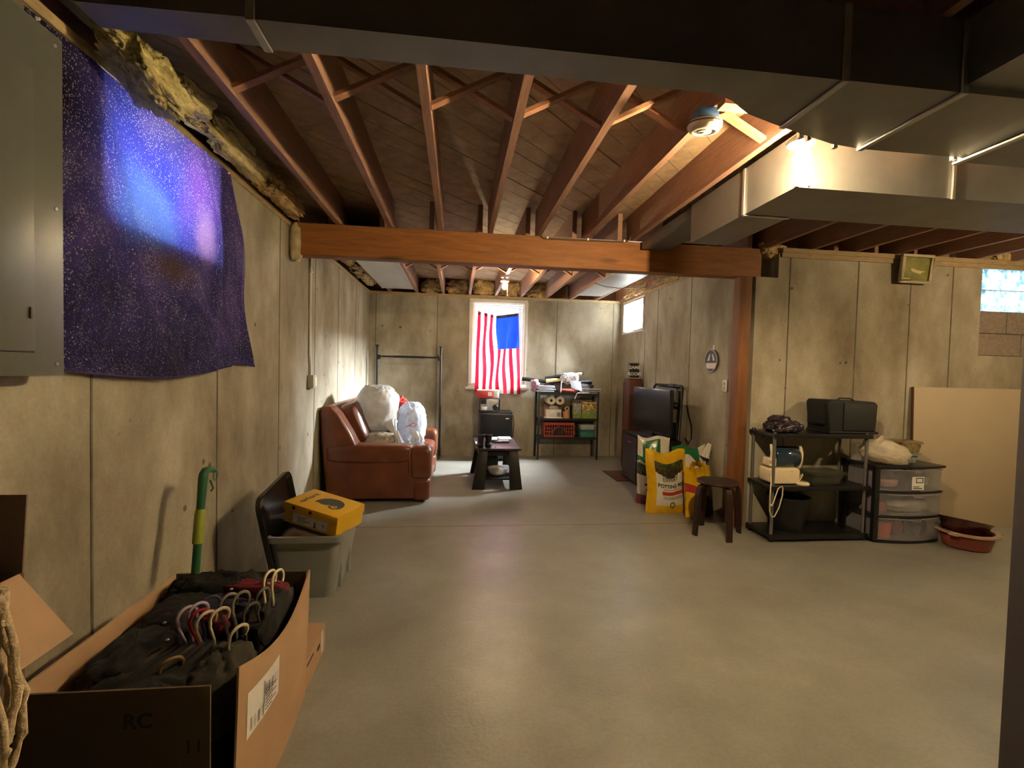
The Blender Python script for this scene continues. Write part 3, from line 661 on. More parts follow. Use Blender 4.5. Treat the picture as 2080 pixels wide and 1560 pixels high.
t = thing('flat_carton', 'low brown carton on the floor behind the clothes box', 'carton', (-.8, 2.19, 0))
part('body', MB().box(-.98, -.608, 2.045, 2.345, 0, .125), M_card, t, bevel=.003)
part('lid_flap', MB().box(-.98, -.606, 2.05, 2.345, .125, .129), M_card, t)
part('hand_hole', MB().soft((-.608, 2.23, .075), (.003, .022, .010), .6, 16, 8), M_dark, t)
part('printed_mark', MB().box(-.609, -.6065, 2.06, 2.15, .09, .10), M_ink, t)
part('tape', MB().box(-.609, -.6065, 2.27, 2.30, .02, .125), M_trimw, t)

# box with raised flaps at the frame edge
t = thing('flap_box', 'cardboard box with open flaps at the left edge', 'cardboard box', (-1.22, 1.1, 0))
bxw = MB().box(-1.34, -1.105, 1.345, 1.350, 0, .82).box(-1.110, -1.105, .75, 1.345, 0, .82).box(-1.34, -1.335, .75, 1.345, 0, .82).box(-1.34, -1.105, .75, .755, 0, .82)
part('body', bxw, M_carddk, t)  # shadow below the flap is put into this darker board colour
part('back_flap', MB().box(-1.335, -1.108, 0, .004, 0, .20, Matrix.Translation((0, 1.348, .82)) @ Matrix.Rotation(R(-4), 4, 'X')), pm('kraft_shade', (.16, .10, .085), .85, var=.08), t, label='upright back flap')  # flap standing in shade, painted darker than the side flap
part('side_flap', MB().box(0, .205, .80, 1.335, -.002, .002, Matrix.Translation((-1.105, 0, .822)) @ Matrix.Rotation(R(52), 4, 'Y')), M_card, t, bevel=.0015, label='light side flap hanging outward')
t = thing('string_mop', 'cream cotton string mop leaning at the left edge', 'mop', (-.66, .78, 0))
M_cot = pm('cotton_cord', (.52, .40, .25), .95, var=.3, scale=60, bump=.8)
part('handle', MB().tube([(-.70, .74, 0.0), (-.70, .74, 1.1)], .012, 10), M_post, t, smooth=60)
part('head_clamp', MB().box(-.735, -.66, .725, .765, 1.03, 1.07), M_blacksteel, t, bevel=.006)
for k in range(26):
    a = k / 25.0; x0 = -.725 + .085 * a; fan = -.728 + .100 * a + random.uniform(-.006, .006); y0 = .735 + random.uniform(-.012, .03)
    pts = []
    for j in range(17):
        s_ = j / 16; tw = .0022 * math.sin(j * 2.3 + k)
        pts.append((x0 + (fan - x0) * min(1, s_ * 2.2) - .045 * max(0, s_ - .45) * (a - .35) * 2 + tw, y0 + .02 * math.sin(s_ * 5 + k) , 1.04 + .03 * math.sin(min(1, s_ * 4) * math.pi) * .4 - s_ * (.36 + .05 * random.random())))
    part('strand', MB().tube(pts, [.0056 + .0012 * ((j + k) % 2) for j in range(17)], 6), M_cot, t, smooth=80)
t = thing('striped_crate', 'dark green bin with pale rim low at the left edge', 'bin', (-.95, .9, 0))
part('bin', MB().box(-1.08, -.86, .62, 1.0, .0, .62), pm('green_crate', (.015, .05, .025), .5), t, bevel=.02)
part('rim', rect_frame(MB(), 0, 0, 0, 0, 0, 0, 0, 'x') if False else MB().box(-.87, -.852, .61, 1.0, .60, .612).box(-.87, -.852, .61, 1.0, .55, .560), M_trimw, t, bevel=.003)

# green garden wand leaning on the wall
t = thing('garden_wand', 'green hose wand with lime grip leaning against the left wall', 'garden tool', (-1.13, 2.14, 0))
M_grn = pm('green_plastic', (.012, .085, .030), .35, var=.1)
w0, w1_ = Vector((-1.13, 2.145, 0)), Vector((-1.165, 2.345, .84)); wd = w1_ - w0
part('shaft', MB().tube([w0, w0 + wd * .82, w1_], [.0165, .018, .021], 14), M_grn, t, smooth=60)
part('grip', MB().tube([w0 + wd * .655, w0 + wd * .665, w0 + wd * .80, w0 + wd * .83], [.021, .0235, .023, .0205], 14), pm('lime_grip', (.26, .30, .035), .5), t, smooth=60, label='lime green grip')
hk = part('hook', MB().tube([w1_ - wd * .01, w1_ + Vector((.0, .004, .012)), w1_ + Vector((.0, .02, .024)), w1_ + Vector((.005, .055, .024)), w1_ + Vector((.01, .082, .012))], [.021, .020, .018, .015, .012], 12), M_grn, t, smooth=60)
part('ring', MB().tube([w1_ + Vector((.012, .085 + .02 * math.cos(a), -.01 + .026 * math.sin(a))) for a in [i * math.pi / 8 for i in range(16)]], .0022, 5, True), M_grn, hk, smooth=60)
part('trigger', MB().tube([w1_ + Vector((.02, .02, -.02)), w1_ + Vector((.03, .03, -.06)), w1_ + Vector((.02, .028, -.075))], .004, 6), M_grn, t, smooth=60)

# grey tote with black tray and yellow shoe box
M_tote = pm('grey_tote_plastic', (.24, .25, .23), .4, var=.05)
t = thing('storage_tote', 'open grey plastic storage tote beside the left wall', 'tote', (-.86, 3.08, 0))
def rr(x0, x1, y0, y1, r, n=5):
    out = []
    for cx, cy, a0 in ((x1 - r, y1 - r, 0), (x0 + r, y1 - r, 90), (x0 + r, y0 + r, 180), (x1 - r, y0 + r, 270)):
        out += [(cx + r * math.cos(R(a0 + 90 * k / n)), cy + r * math.sin(R(a0 + 90 * k / n))) for k in range(n + 1)]
    return out
def loft(mb, rings, cap0=True, cap1=True):
    n = len(rings[0]); vs = [p for r_ in rings for p in r_]
    fs = [(i * n + j, i * n + (j + 1) % n, (i + 1) * n + (j + 1) % n, (i + 1) * n + j) for i in range(len(rings) - 1) for j in range(n)]
    if cap0: fs.append(tuple(range(n - 1, -1, -1)))
    if cap1: fs.append(tuple((len(rings) - 1) * n + j for j in range(n)))
    return mb.add(vs, fs)
def tub(x0, x1, y0, y1, h, inset, r, th, rim, z0=0.0):
    def ring(k, z, o=0.0): return [(p[0], p[1], z0 + z) for p in rr(x0 + inset * (1 - k) - o, x1 - inset * (1 - k) + o, y0 + inset * (1 - k) - o, y1 - inset * (1 - k) + o, r)]
    return loft(MB(), [ring(0, 0), ring(.92, h - rim), ring(.92, h - rim, .018), ring(1, h, .018), ring(1, h, -th), ring(.05, .012, -th)])
part('bin', tub(-1.065, -.650, 2.815, 3.36, .385, .055, .05, .006, .035), M_tote, t, smooth=35)
for y in (2.98, 3.2): part('rib', MB().box(-.706 + .0, -.690, y - .02, y + .02, .02, .33, Matrix.Translation((.012, 0, 0))), M_tote, t, bevel=.006)
tag(part('bundle', MB().soft((-.86, 3.08, .27), (.165, .22, .13), .6, 30, 18, amp=.2, freq=11, seed=3), pm('tote_fabric', (.10, .06, .04), .9, var=.4), smooth=80), 'crumpled brown fabric inside the grey tote', 'fabric')
Mt = Matrix.Translation((-1.015, 3.05, .18)) @ Matrix.Rotation(R(-9), 4, 'Y') @ Matrix.Rotation(R(7), 4, 'X')
t = thing('black_tray', 'glossy black tray lid standing up inside the grey tote', 'tray', local=True, M=Mt)
pr = rr(-.27, .27, 0, .48, .07, 6)
def trayring(o, x): return [(x, p[0] * (1 - o), .24 + (p[1] - .24) * (1 - o)) for p in pr]
part('dish', loft(MB(), [trayring(0, -.014), trayring(0, .014), trayring(.07, .014), trayring(.13, -.006)], True, True), pm('gloss_black', (.008, .008, .009), .12, spec=.7), t, smooth=35)
part('rim', loft(MB(), [trayring(-.012, -.018), trayring(-.012, -.012), trayring(.01, -.012), trayring(.01, -.018)], False, False), M_tote, t)

A, D_, Cc = Vector((-.985, 2.955, .545)), Vector((-.635, 2.80, .488)), Vector((-.592, 3.055, .512))
ux = (D_ - A); uy = (Cc - D_); ctr = (A + Cc) / 2
M_yel = pm('yellow_carton', (.62, .36, .012), .5, var=.04)
Ms = frame_M(ctr, ux, uy); lx, ly = ux.length / 2, uy.length / 2
t = thing('shoe_box', 'yellow shoe box with black logo resting on the grey tote', 'shoe box', local=True, M=Ms)
part('body', MB().box(-lx + .005, lx - .005, -ly + .005, ly - .005, -.125, -.045), M_yel, t, bevel=.002)
part('lid', MB().box(-lx, lx, -ly, ly, -.05, 0), M_yel, t, bevel=.003)
part('brand_text', text_mb('carhartt', .052, Matrix.Translation((-.105, .015, .0008)) @ Matrix.Rotation(R(-90), 4, 'Z') @ Matrix.Scale(1.15, 4, (1, 0, 0)), bold=.0008) if False else text_mb('carhartt', .05, Matrix.Translation((-.118, .0, .0008)) @ Matrix.Rotation(R(90), 4, 'Z'), bold=.0008), M_ink, t)
def arc(cx, cy, r0, r1, a0, a1, n=22, z=.0009, sy=1.0):
    mb = MB(); vs = []
    for k in range(n + 1):
        a = R(a0 + (a1 - a0) * k / n); q = k / n
        ri = r0 + (r1 - r0) * 0; vs += [(cx + ri * math.cos(a), cy + ri * math.sin(a) * sy, z), (cx + r1 * math.cos(a), cy + r1 * math.sin(a) * sy, z)]
    return mb.add(vs, [(2 * k, 2 * k + 1, 2 * k + 3, 2 * k + 2) for k in range(n)])
M_logo = pm('logo_charcoal', (.045, .047, .045), .6)
lg = MB()
outer = [(.15 * math.cos(R(a)) * .62 + .035, .085 * math.sin(R(a)) + .0) for a in range(-15, 200, 8)]
inner = [(.035 - .070 + .02 * k, -.012 - .012 * math.sin(k * .8)) for k in range(0, 5)]
lg.add([(p[0], p[1] - .01, .0009) for p in outer + inner], [tuple(range(len(outer + inner)))])
part('logo_wave', lg, M_logo, t)
part('logo_curl', arc(.085, -.025, .010, .017, -60, 200, 16, .0014), M_yel, t)
part('logo_tail', arc(.085, -.018, .026, .040, -160, 40, 18, .0010), M_logo, t)
part('size_label', MB().box(-lx + .07, lx - .07, -ly - .0008 + .005, -ly + .006, -.112, -.052), M_paper, t)
lt = MB()
for k in range(5): lt.box(-.09, -.09 + .05 + .02 * (k % 3), -ly + .0035, -ly + .0042, -.105 + k * .009, -.102 + k * .009)
lt.box(.03, .042, -ly + .0035, -ly + .0042, -.108, -.075).box(.024, .050, -ly + .0035, -ly + .0042, -.108, -.102).box(.09, .10, -ly + .0035, -ly + .0042, -.085, -.075)
part('label_print', lt, M_carddk, t)
for x in (-.12, .0): part('vent_dot', MB().lathe([(0, 0), (.011, 0), (.011, .0006), (0, .0006)], 14, Matrix.Translation((x, -ly, -.022)) @ Matrix.Rotation(R(90), 4, 'X')), M_ink, t)

# ------------------------------------------------------------------ sofa and bags
M_lea, nt, b = nodes('brown_leather'); L = nt.links.new
tc = N(nt, 'ShaderNodeTexCoord'); n1 = N(nt, 'ShaderNodeTexNoise', i_Scale=5.0, i_Detail=6.0); L(tc.outputs['Object'], n1.inputs['Vector'])
n2 = N(nt, 'ShaderNodeTexNoise', i_Scale=70.0, i_Detail=3.0); L(tc.outputs['Object'], n2.inputs['Vector'])
L(ramp(nt, n1.outputs[0], [(.3, (.085, .026, .012)), (.6, (.145, .044, .019)), (.75, (.22, .075, .034))]), b.inputs['Base Color'])
b.inputs['Roughness'].default_value = .34
bp = N(nt, 'ShaderNodeBump', i_Strength=.12, i_Distance=.004); L(n2.outputs[0], bp.inputs['Height']); L(bp.outputs[0], b.inputs['Normal'])
t = thing('leather_loveseat', 'worn brown leather loveseat against the left wall', 'sofa', (-.8, 5.58, 0))
part('base', MB().prism([(-1.27, .05), (-.27, .05), (-.262, .10), (-.275, .25), (-1.28, .30)], 4.86, 6.30), M_lea, t, bevel=.025, segs=3)
part('back_frame', MB().prism([(-1.26, .03), (-1.32, .60), (-1.335, .90), (-1.305, .965), (-1.235, .965), (-1.15, .88), (-1.04, .70), (-.985, .58), (-.98, .10)], 4.83, 6.34), M_lea, t, bevel=.03, segs=3)
for y0, y1 in ((4.815, 5.055), (6.10, 6.345)):
    ym = (y0 + y1) / 2
    a = part('arm', MB().prism([(-1.27, .04), (-.29, .04), (-.275, .10), (-.30, .26), (-.42, .30), (-.42, .43), (-1.27, .43)], y0 + .012, y1 - .012), M_lea, t, bevel=.02, segs=3)
    part('arm_top', MB().soft((-.86, ym, .49), (.44, (y1 - y0) / 2 + .008, .095), .38, 40, 20, amp=.015, freq=5), M_lea, a, smooth=80)
    part('arm_front', MB().soft((-.345, ym, .405), (.108, (y1 - y0) / 2 + .012, .172), .42, 36, 22, amp=.02, freq=6, seed=y0), M_lea, a, smooth=80)
    part('front_block', MB().soft((-.335, ym, .135), (.085, (y1 - y0) / 2 + .004, .115), .35, 30, 18), M_lea, a, smooth=80)
    part('piping', MB().tube([(-.455, y0 - .004, .30), (-.455, y0 - .004, .50), (-.455, y0 + .03, .565)], .004, 6), M_lea, a, smooth=60)
    for x in (-1.2, -.36): part('foot', MB().cyl((x, ym, 0), (x, ym, .05), .025, .032), M_lea, t, smooth=40)
for k, (y, sd) in enumerate(((5.315, 1.0), (5.84, 2.7))):
    part('seat_cushion', MB().soft((-.62, y, .375), (.36, .262, .105), .42, 40, 20, amp=.03, freq=6, seed=sd), M_lea, t, smooth=80)
    part('back_cushion', MB().soft((-1.075, y, .745), (.125, .268, .235), .5, 40, 24, amp=.05, freq=7, seed=sd, M=Matrix.Rotation(R(-22), 4, 'Y')), M_lea, t, smooth=80)
part('shoulder_roll', MB().soft((-1.225, 4.935, .80), (.085, .11, .17), .55, 30, 18, amp=.02, seed=4, M=Matrix.Rotation(R(-24), 4, 'Y')), M_lea, t, smooth=80)

M_bagw = sheer('white_bag_film', (.60, .58, .54), rough=.28, clear=.04, trans=.35, var=.12)
M_bagc = sheer('clear_bag_film', (.55, .50, .42), rough=.2, clear=.15, trans=.3, var=.25)
M_bagb = sheer('printed_bag_film', (.58, .62, .70), rough=.3, clear=.03, trans=.3, var=.22)
def gathered(mb, base, tip, r0, r1, n=18, seed=0):
    base = Vector(base); tip = Vector(tip); ax = (tip - base); q = ax.normalized(); a1 = q.orthogonal().normalized(); a2 = q.cross(a1)
    def fn(u, v):
        th = 2 * math.pi * u; rad = (r0 + (r1 - r0) * v ** .55) * (1 + .28 * math.sin(th * 9 + seed) * (.3 + .7 * v))
        return base + ax * v + (a1 * math.cos(th) + a2 * math.sin(th)) * rad
    return mb.grid(fn, 54, 8, True)
def crumple(c, r, seed, amp, e=.75, nu=72, nv=44, floor=None, folds=0.05):
    mb = MB(); c = Vector(c)
    def fn(u, v):
        th = 2 * math.pi * u; ph = math.pi * (v - .5)
        sp = lambda a, p: math.copysign(abs(a) ** p, a)
        q = Vector((sp(math.cos(ph), e) * math.cos(th), sp(math.cos(ph), e) * math.sin(th), sp(math.sin(ph), e)))
        tt = q * 2.1 + Vector((seed, seed * 1.7, seed * .3)); k = 1 + amp * noise.noise(tt) + folds * (1 - 3 * abs(noise.noise(tt * 2.4))) + folds * .6 * (1 - 3 * abs(noise.noise(tt * 5.1)))
        p = Vector((q.x * r[0], q.y * r[1], q.z * r[2])) * k + c
        if floor is not None and p.z < floor: p.z = floor + (p.z - floor) * .02
        return p
    mb.grid(fn, nu, nv, True); return mb
t = thing('stuffed_bag', 'big round white plastic bag on top of the sofa pile', 'plastic bag', (-.87, 5.40, .62))
part('film', crumple((-.875, 5.42, .905), (.225, .235, .25), 2.3, .12, folds=.035), M_bagw, t, smooth=80)
part('knot', gathered(MB(), (-.72, 5.30, .74), (-.66, 5.24, .66), .09, .02, seed=1), M_bagw, t, smooth=80)
t = thing('tied_bag', 'small tied clear-white bag of clothes at the front of the sofa', 'plastic bag', (-.80, 5.2, .48))
part('film', crumple((-.80, 5.22, .555), (.20, .16, .105), 5.1, .16, folds=.06, floor=.47), M_bagc, t, smooth=80)
part('gather', gathered(MB(), (-.60, 5.16, .50), (-.635, 5.13, .69), .085, .018, seed=2), M_bagw, t, smooth=80)
t = thing('printed_bag', 'pale blue patterned plastic bag leaning against the sofa arm side', 'plastic bag', (-.52, 5.6, .48))
part('film', crumple((-.52, 5.62, .70), (.165, .20, .245), 8.4, .10, folds=.045), M_bagb, t, smooth=80)
part('tail', gathered(MB(), (-.45, 5.45, .56), (-.40, 5.36, .52), .09, .05, seed=3), M_bagw, t, smooth=80)
part('drawstring', MB().tube([(-.56, 5.38, .70), (-.52, 5.36, .72), (-.47, 5.37, .70), (-.44, 5.39, .73), (-.48, 5.375, .745), (-.53, 5.37, .71)], .004, 6), pm('red_string', (.45, .06, .06), .6), t, smooth=60, label='thin red drawstring')
tag(part('red_cloth', MB().soft((-.68, 5.95, .74), (.10, .12, .23), .7, 28, 18, amp=.2, seed=9), M_cloth[2] if False else pm('red_fabric', (.42, .03, .02), .85, var=.25), smooth=80), 'red cloth mostly hidden behind the white bags on the sofa', 'cloth')

# ------------------------------------------------------------------ garment rack
t = thing('garment_rack', 'black metal garment rack standing at the back wall', 'clothes rack', (-.72, 7.27, 0))
for x in (-1.19, -.252):
    part('upright', MB().cyl((x, 7.27, .06), (x, 7.27, 1.665), .017), M_blacksteel, t, smooth=40)
    part('finial', MB().cyl((x, 7.27, 1.665), (x, 7.27, 1.685), .027), M_blacksteel, t, smooth=40)
    part('foot_bar', MB().tube([(x, 7.06, .028), (x, 7.43, .028)], .016, 10), M_blacksteel, t, smooth=40)
    part('upright_socket', MB().cyl((x, 7.27, .03), (x, 7.27, .14), .023), M_blacksteel, t, smooth=40)
part('hanging_rail', MB().cyl((-1.19, 7.27, 1.515), (-.252, 7.27, 1.515), .013), M_blacksteel, t, smooth=40)
part('rail_sleeve', MB().cyl((-.95, 7.27, 1.515), (-.50, 7.27, 1.515), .017), M_blacksteel, t, smooth=40)
for x in (-1.165, -.277): part('rail_bracket', MB().box(x - .02, x + .02, 7.25, 7.29, 1.47, 1.54), M_blacksteel, t, bevel=.006)
part('bottom_rail', MB().cyl((-1.19, 7.27, .10), (-.252, 7.27, .10), .012), M_blacksteel, t, smooth=40)

# ------------------------------------------------------------------ flag over the back window
M_flag = [sheer('flag_red', (.55, .008, .03), rough=.8, clear=0, trans=.55, var=.08), sheer('flag_white', (.80, .78, .78), rough=.8, clear=0.0, trans=.55, var=.03), sheer('flag_blue', (.006, .035, .30), rough=.8, clear=0, trans=.55, var=.1)]
t = thing('striped_flag', 'red and white striped flag with blue field hanging over the back window', 'flag', (.63, 7.36, .99))
def fl(u, v):   # v=0 top
    top = 2.25 - .07 * math.sin(math.pi * u) * .75 - .012 * u
    if u > .47: top = 2.19 + .055 * (u - .47) / .53
    z = top + (1.0 - .02 * u - top) * v
    wob = .022 * math.sin(v * 7.5 + u * 9) * math.sin(math.pi * u) * (.3 + .7 * math.sin(math.pi * v))
    x = .292 - .022 * v + (.632 + .085 * v) * u + wob
    y = 7.360 + .010 * math.sin(u * 24 + v * 3) + .007 * math.sin(v * 16 + u * 12) - .012 * v
    return (x, y, z)
def fm_(u, v):
    s_ = min(12, int(u * 13))
    if s_ >= 6 and v < .435: return 2
    return 0 if s_ % 2 == 0 else 1
part('cloth', MB().grid(fl, 78, 60, mfn=fm_), M_flag, t, smooth=80)
part('heading', MB().grid(lambda u, v: Vector(fl(.46 + .54 * u, .0)) + Vector((0, -.003, .0 - .045 * v)), 20, 2), pm('flag_heading', (.05, .05, .10), .8), t, label='dark heading band above the blue field')
for k in (0, 2, 4):
    part('stripe_tab', MB().grid(lambda u, v: Vector(fl((k + u) / 13, 0)) + Vector((0, -.002, .008 - .05 * v)), 3, 2), pm('flag_dark_red', (.28, .01, .03), .8), t)
for u in (.02, .27, .98): part('tack', MB().lathe([(0, 0), (.007, 0), (.005, .012), (0, .013)], 10, Matrix.Translation(Vector(fl(u, .01)) + Vector((0, -.003, 0))) @ Matrix.Rotation(R(90), 4, 'X')), M_white, t, smooth=40)

# ------------------------------------------------------------------ mini fridge and what stands on it
M_fr = pm('fridge_black', (.006, .006, .007), .3, var=.1)
t = thing('mini_fridge', 'small black refrigerator against the back wall under the flag', 'refrigerator', (.585, 7.19, 0))
part('cabinet', MB().box(.335, .835, 7.05, 7.40, .02, .72), M_fr, t, bevel=.012)
d = part('door', MB().box(.338, .832, 6.985, 7.045, .03, .705), M_fr, t, bevel=.014, segs=3)
part('badge', MB().box(.725, .775, 6.981, 6.986, .628, .645), M_ductlip, d, bevel=.002)
part('door_grip', MB().box(.34, .352, 6.975, 6.99, .35, .60), M_black, d, bevel=.004)
part('top_rim', MB().box(.333, .837, 7.04, 7.40, .715, .728), M_black, t, bevel=.004)
for x in (.37, .80):
    for y in (7.03, 7.36): part('foot', MB().cyl((x, y, 0), (x, y, .022), .018), M_black, t)
part('power_cord', MB().tube([(.845, 7.36, .68), (.885, 7.38, .64), (.905, 7.40, .50), (.89, 7.42, .32), (.87, 7.42, .10), (.86, 7.42, .0)], .005, 6), pm('brown_cord', (.10, .03, .02), .5), t, smooth=60)
t = thing('tabletop_radio', 'silver appliance with black frame and round dial on the fridge', 'small appliance', (.49, 7.16, .73))
part('case', MB().box(.342, .635, 7.075, 7.26, .73, .925), pm('brushed_silver', (.45, .46, .47), .3, metal=.6, var=.45, scale=12), t, bevel=.006)
part('front_frame', rect_frame(MB(), .336, .641, .729, .932, .016, 7.058, 7.085, 'y'), M_black, t, bevel=.004)
part('dial', MB().lathe([(0, 0), (.040, 0), (.042, .012), (.030, .022), (0, .022)], 24, Matrix.Translation((.575, 7.076, .795)) @ Matrix.Rotation(R(90), 4, 'X')), M_black, t, smooth=40)
part('dark_inset', MB().box(.355, .44, 7.070, 7.08, .84, .912), M_black, t, bevel=.004)
part('light_inset', MB().box(.37, .45, 7.070, 7.08, .75, .80), M_paper, t, bevel=.004)
t = thing('red_carton', 'red and white carton lying on the silver appliance', 'carton', (.47, 7.17, .932))
part('body', MB().box(.30, .545, 7.08, 7.27, .933, 1.035), pm('red_print', (.48, .03, .03), .5, var=.3, scale=18), t, bevel=.002)
part('white_end', MB().box(.546, .63, 7.08, 7.27, .933, 1.035), M_paper, t, bevel=.002)
part('lid_edge', MB().box(.298, .632, 7.078, 7.272, 1.036, 1.05), M_paper, t, bevel=.002)
part('sticker', MB().box(.46, .52, 7.077, 7.081, .96, 1.02), M_paper, t)

# ------------------------------------------------------------------ coffee table and things on it
M_tb = wood('espresso_veneer', (.030, .020, .026), .28, axis=(8, 1, 8), var=.3, spec=.6)
M_tl = wood('espresso_leg', (.008, .006, .005), .45, axis=(8, 8, 1), var=.3)
t = thing('coffee_table', 'dark wood coffee table with splayed legs and lower shelf', 'coffee table', (.48, 5.9, 0))
part('top', MB().box(.228, .748, 5.38, 6.22, .437, .462), M_tb, t, bevel=.004)
part('apron', MB().box(.262, .714, 5.44, 5.46, .37, .437).box(.262, .714, 6.14, 6.16, .37, .437).box(.262, .28, 5.46, 6.14, .37, .437).box(.696, .714, 5.46, 6.14, .37, .437), M_tl, t)
for sx, xt, xb in ((-1, .315, .262), (1, .662, .692)):
    for sy, yt, yb in ((-1, 5.43, 5.355), (1, 6.15, 6.20)):
        wtop, wbot = .052, .072
        vs = []
        for z, x, y, wx in ((0, xb, yb, wbot), (.437, xt, yt, wtop)):
            vs += [(x - wx, y - .022, z), (x + wx, y - .022, z), (x + wx, y + .022, z), (x - wx, y + .022, z)]
        part('leg', MB().add(vs, [(3, 2, 1, 0), (4, 5, 6, 7), (0, 1, 5, 4), (1, 2, 6, 5), (2, 3, 7, 6), (3, 0, 4, 7)]), M_tl, t, bevel=.004)
part('lower_shelf', MB().box(.285, .672, 5.40, 6.16, .095, .112), M_tl, t, bevel=.003)
for i, (x, lb) in enumerate(((.283, 'black boot standing leftmost on the coffee table'), (.375, 'black boot beside its twin nearer the papers'))):
    t = thing('black_boot', lb, 'boot', (x, 5.47, .462), group='pair of black boots on the coffee table')
    part('shaft', MB().lathe([(.034, .50), (.036, .55), (.042, .605), (.0445, .61), (.038, .612), (.034, .57), (.030, .51)], 20, Matrix.Translation((x, 5.47, 0)) @ Matrix.Diagonal((1, 1.15, 1, 1))), M_black, t, smooth=60)
    part('foot', MB().soft((x, 5.53, .497), (.038, .115, .033), .7, 24, 14), M_black, t, smooth=80)
    part('sole', MB().soft((x, 5.53, .467), (.040, .118, .005), .5, 24, 8), M_black, t, smooth=40)
    part('lining', MB().lathe([(.0, .52), (.031, .53), (.036, .60)], 18, Matrix.Translation((x, 5.47, 0)) @ Matrix.Diagonal((1, 1.15, 1, 1))), pm('boot_lining', (.45, .38, .25), .9), t, smooth=60, label='pale lining')
tag(part('paper_stack', MB().box(.42, .66, 5.92, 6.20, .4625, .476), M_paper, bevel=.002), 'white paper stack at the far end of the coffee table', 'papers')
tag(part('booklet', MB().box(.54, .70, 5.94, 6.14, .4765, .492, Matrix.Translation((0, 0, 0))), pm('pale_cover', (.62, .58, .66), .5), bevel=.002), 'pale booklet on top of the white paper stack', 'booklet')
t = thing('remote_control', 'black remote control on the coffee table', 'remote control', (.55, 5.80, .4625))
part('case', MB().box(.47, .655, 5.785, 5.83, .4625, .480), M_black, t, bevel=.005)
part('buttons', MB().box(.50, .56, 5.795, 5.82, .480, .4815), M_ductlip, t)
tag(part('game_controller', MB().soft((.47, 5.90, .474), (.06, .030, .0115), .6, 24, 12), M_black, smooth=80), 'small dark gadget lying behind the remote control', 'gadget')
tag(part('glare_strip', MB().box(.235, .262, 5.56, 5.80, .4625, .478), M_paper, bevel=.001), 'pale card strip added at the left rim of the coffee table', 'glare')  # white strip stands in for glare on the table's edge
tag(part('pencil', MB().cyl((.452, 5.42, .4665), (.475, 5.60, .4665), .004, n=6), M_ink), 'thin dark pencil lying on the coffee table', 'pencil')
t = thing('glass_bowl', 'clear glass bowl on the lower shelf of the coffee table', 'bowl', (.50, 5.58, .112))
M_gls = sheer('clear_glass', (.70, .72, .70), rough=.06, clear=.55, trans=.1)
part('bowl', MB().lathe([(.0, .115), (.055, .115), (.10, .145), (.125, .20), (.128, .206), (.120, .206), (.096, .152), (.05, .124), (0, .122)], 28, Matrix.Translation((.50, 5.58, -.002))), M_gls, t, smooth=50)
part('trinkets', MB().soft((.50, 5.58, .155), (.075, .075, .03), .9, 22, 12, amp=.4, freq=14, seed=3), pm('trinkets', (.30, .18, .12), .5, var=.7, scale=60), t, smooth=60)
t = thing('canvas_pouch', 'dark green pouch on the lower shelf of the coffee table', 'pouch', (.45, 5.90, .112))
part('pouch', MB().soft((.44, 5.90, .205), (.085, .07, .092), .55, 28, 18, amp=.12, seed=2), pm('dark_green_canvas', (.028, .042, .028), .85), t, smooth=80)
part('flap', MB().soft((.43, 5.85, .265), (.082, .045, .03), .6, 22, 12, amp=.1, seed=3), pm('dark_green_canvas2', (.034, .050, .034), .85), t, smooth=80)
tag(part('grey_tray', MB().box(.56, .67, 5.55, 6.0, .113, .15), pm('grey_tray', (.16, .15, .17), .4), bevel=.01), 'grey tray beside the glass bowl under the coffee table', 'tray')

# ------------------------------------------------------------------ back shelf
t = thing('metal_shelf', 'black three-tier metal shelf in the back right corner', 'shelf unit', (1.71, 7.27, 0))
for x in (1.245, 2.168):
    for y in (7.125, 7.415): part('post', MB().box(x - .014, x + .014, y - .012, y + .012, 0, 1.045), M_blacksteel, t, bevel=.002)
for z in (.345, .632, 1.02):
    sh = part('shelf_board', MB().box(1.258, 2.155, 7.115, 7.425, z - .012, z), M_blacksteel, t)
    part('shelf_rail', MB().box(1.258, 2.155, 7.108, 7.116, z - .030, z + .006), M_blacksteel, sh)
Z1, Z2, Z3 = .633, .346, 1.021
t = thing('plastic_basket', 'red plastic basket with arched opening on the lowest shelf', 'basket', (1.57, 7.27, Z2))
M_redp = pm('brick_red_plastic', (.30, .045, .03), .5, var=.1)
bk = MB()
bk.box(1.34, 1.805, 7.13, 7.142, Z2, Z2 + .028).box(1.34, 1.805, 7.13, 7.142, Z2 + .185, Z2 + .225)
archp = [(1.575 + .115 * math.cos(R(a)), Z2 + .028 + .125 * math.sin(R(a))) for a in range(0, 181, 15)]
bk.tube([(p[0], 7.136, p[1]) for p in archp], .008, 6)
for k in range(13):
    x = 1.346 + k * .0377; zt = Z2 + .19; zb = Z2 + .02
    if abs(x - 1.575) < .11: zb = Z2 + .028 + .125 * math.sqrt(max(0, 1 - ((x - 1.575) / .115) ** 2))
    bk.box(x - .006, x + .006, 7.132, 7.140, zb, zt)
part('front_lattice', bk, M_redp, t)
for zz in (.075, .13):
    part('lattice_bar', MB().box(1.345, 1.462, 7.133, 7.139, Z2 + zz, Z2 + zz + .012).box(1.688, 1.80, 7.133, 7.139, Z2 + zz, Z2 + zz + .012), M_redp, t)
part('side_wall', MB().box(1.34, 1.348, 7.142, 7.40, Z2, Z2 + .225), M_redp, t); part('side_wall', MB().box(1.797, 1.805, 7.142, 7.40, Z2, Z2 + .225), M_redp, t)
part('back_wall', MB().box(1.34, 1.805, 7.39, 7.40, Z2, Z2 + .225), M_redp, t); part('bottom', MB().box(1.348, 1.797, 7.142, 7.39, Z2 + .0005, Z2 + .008), M_redp, t)
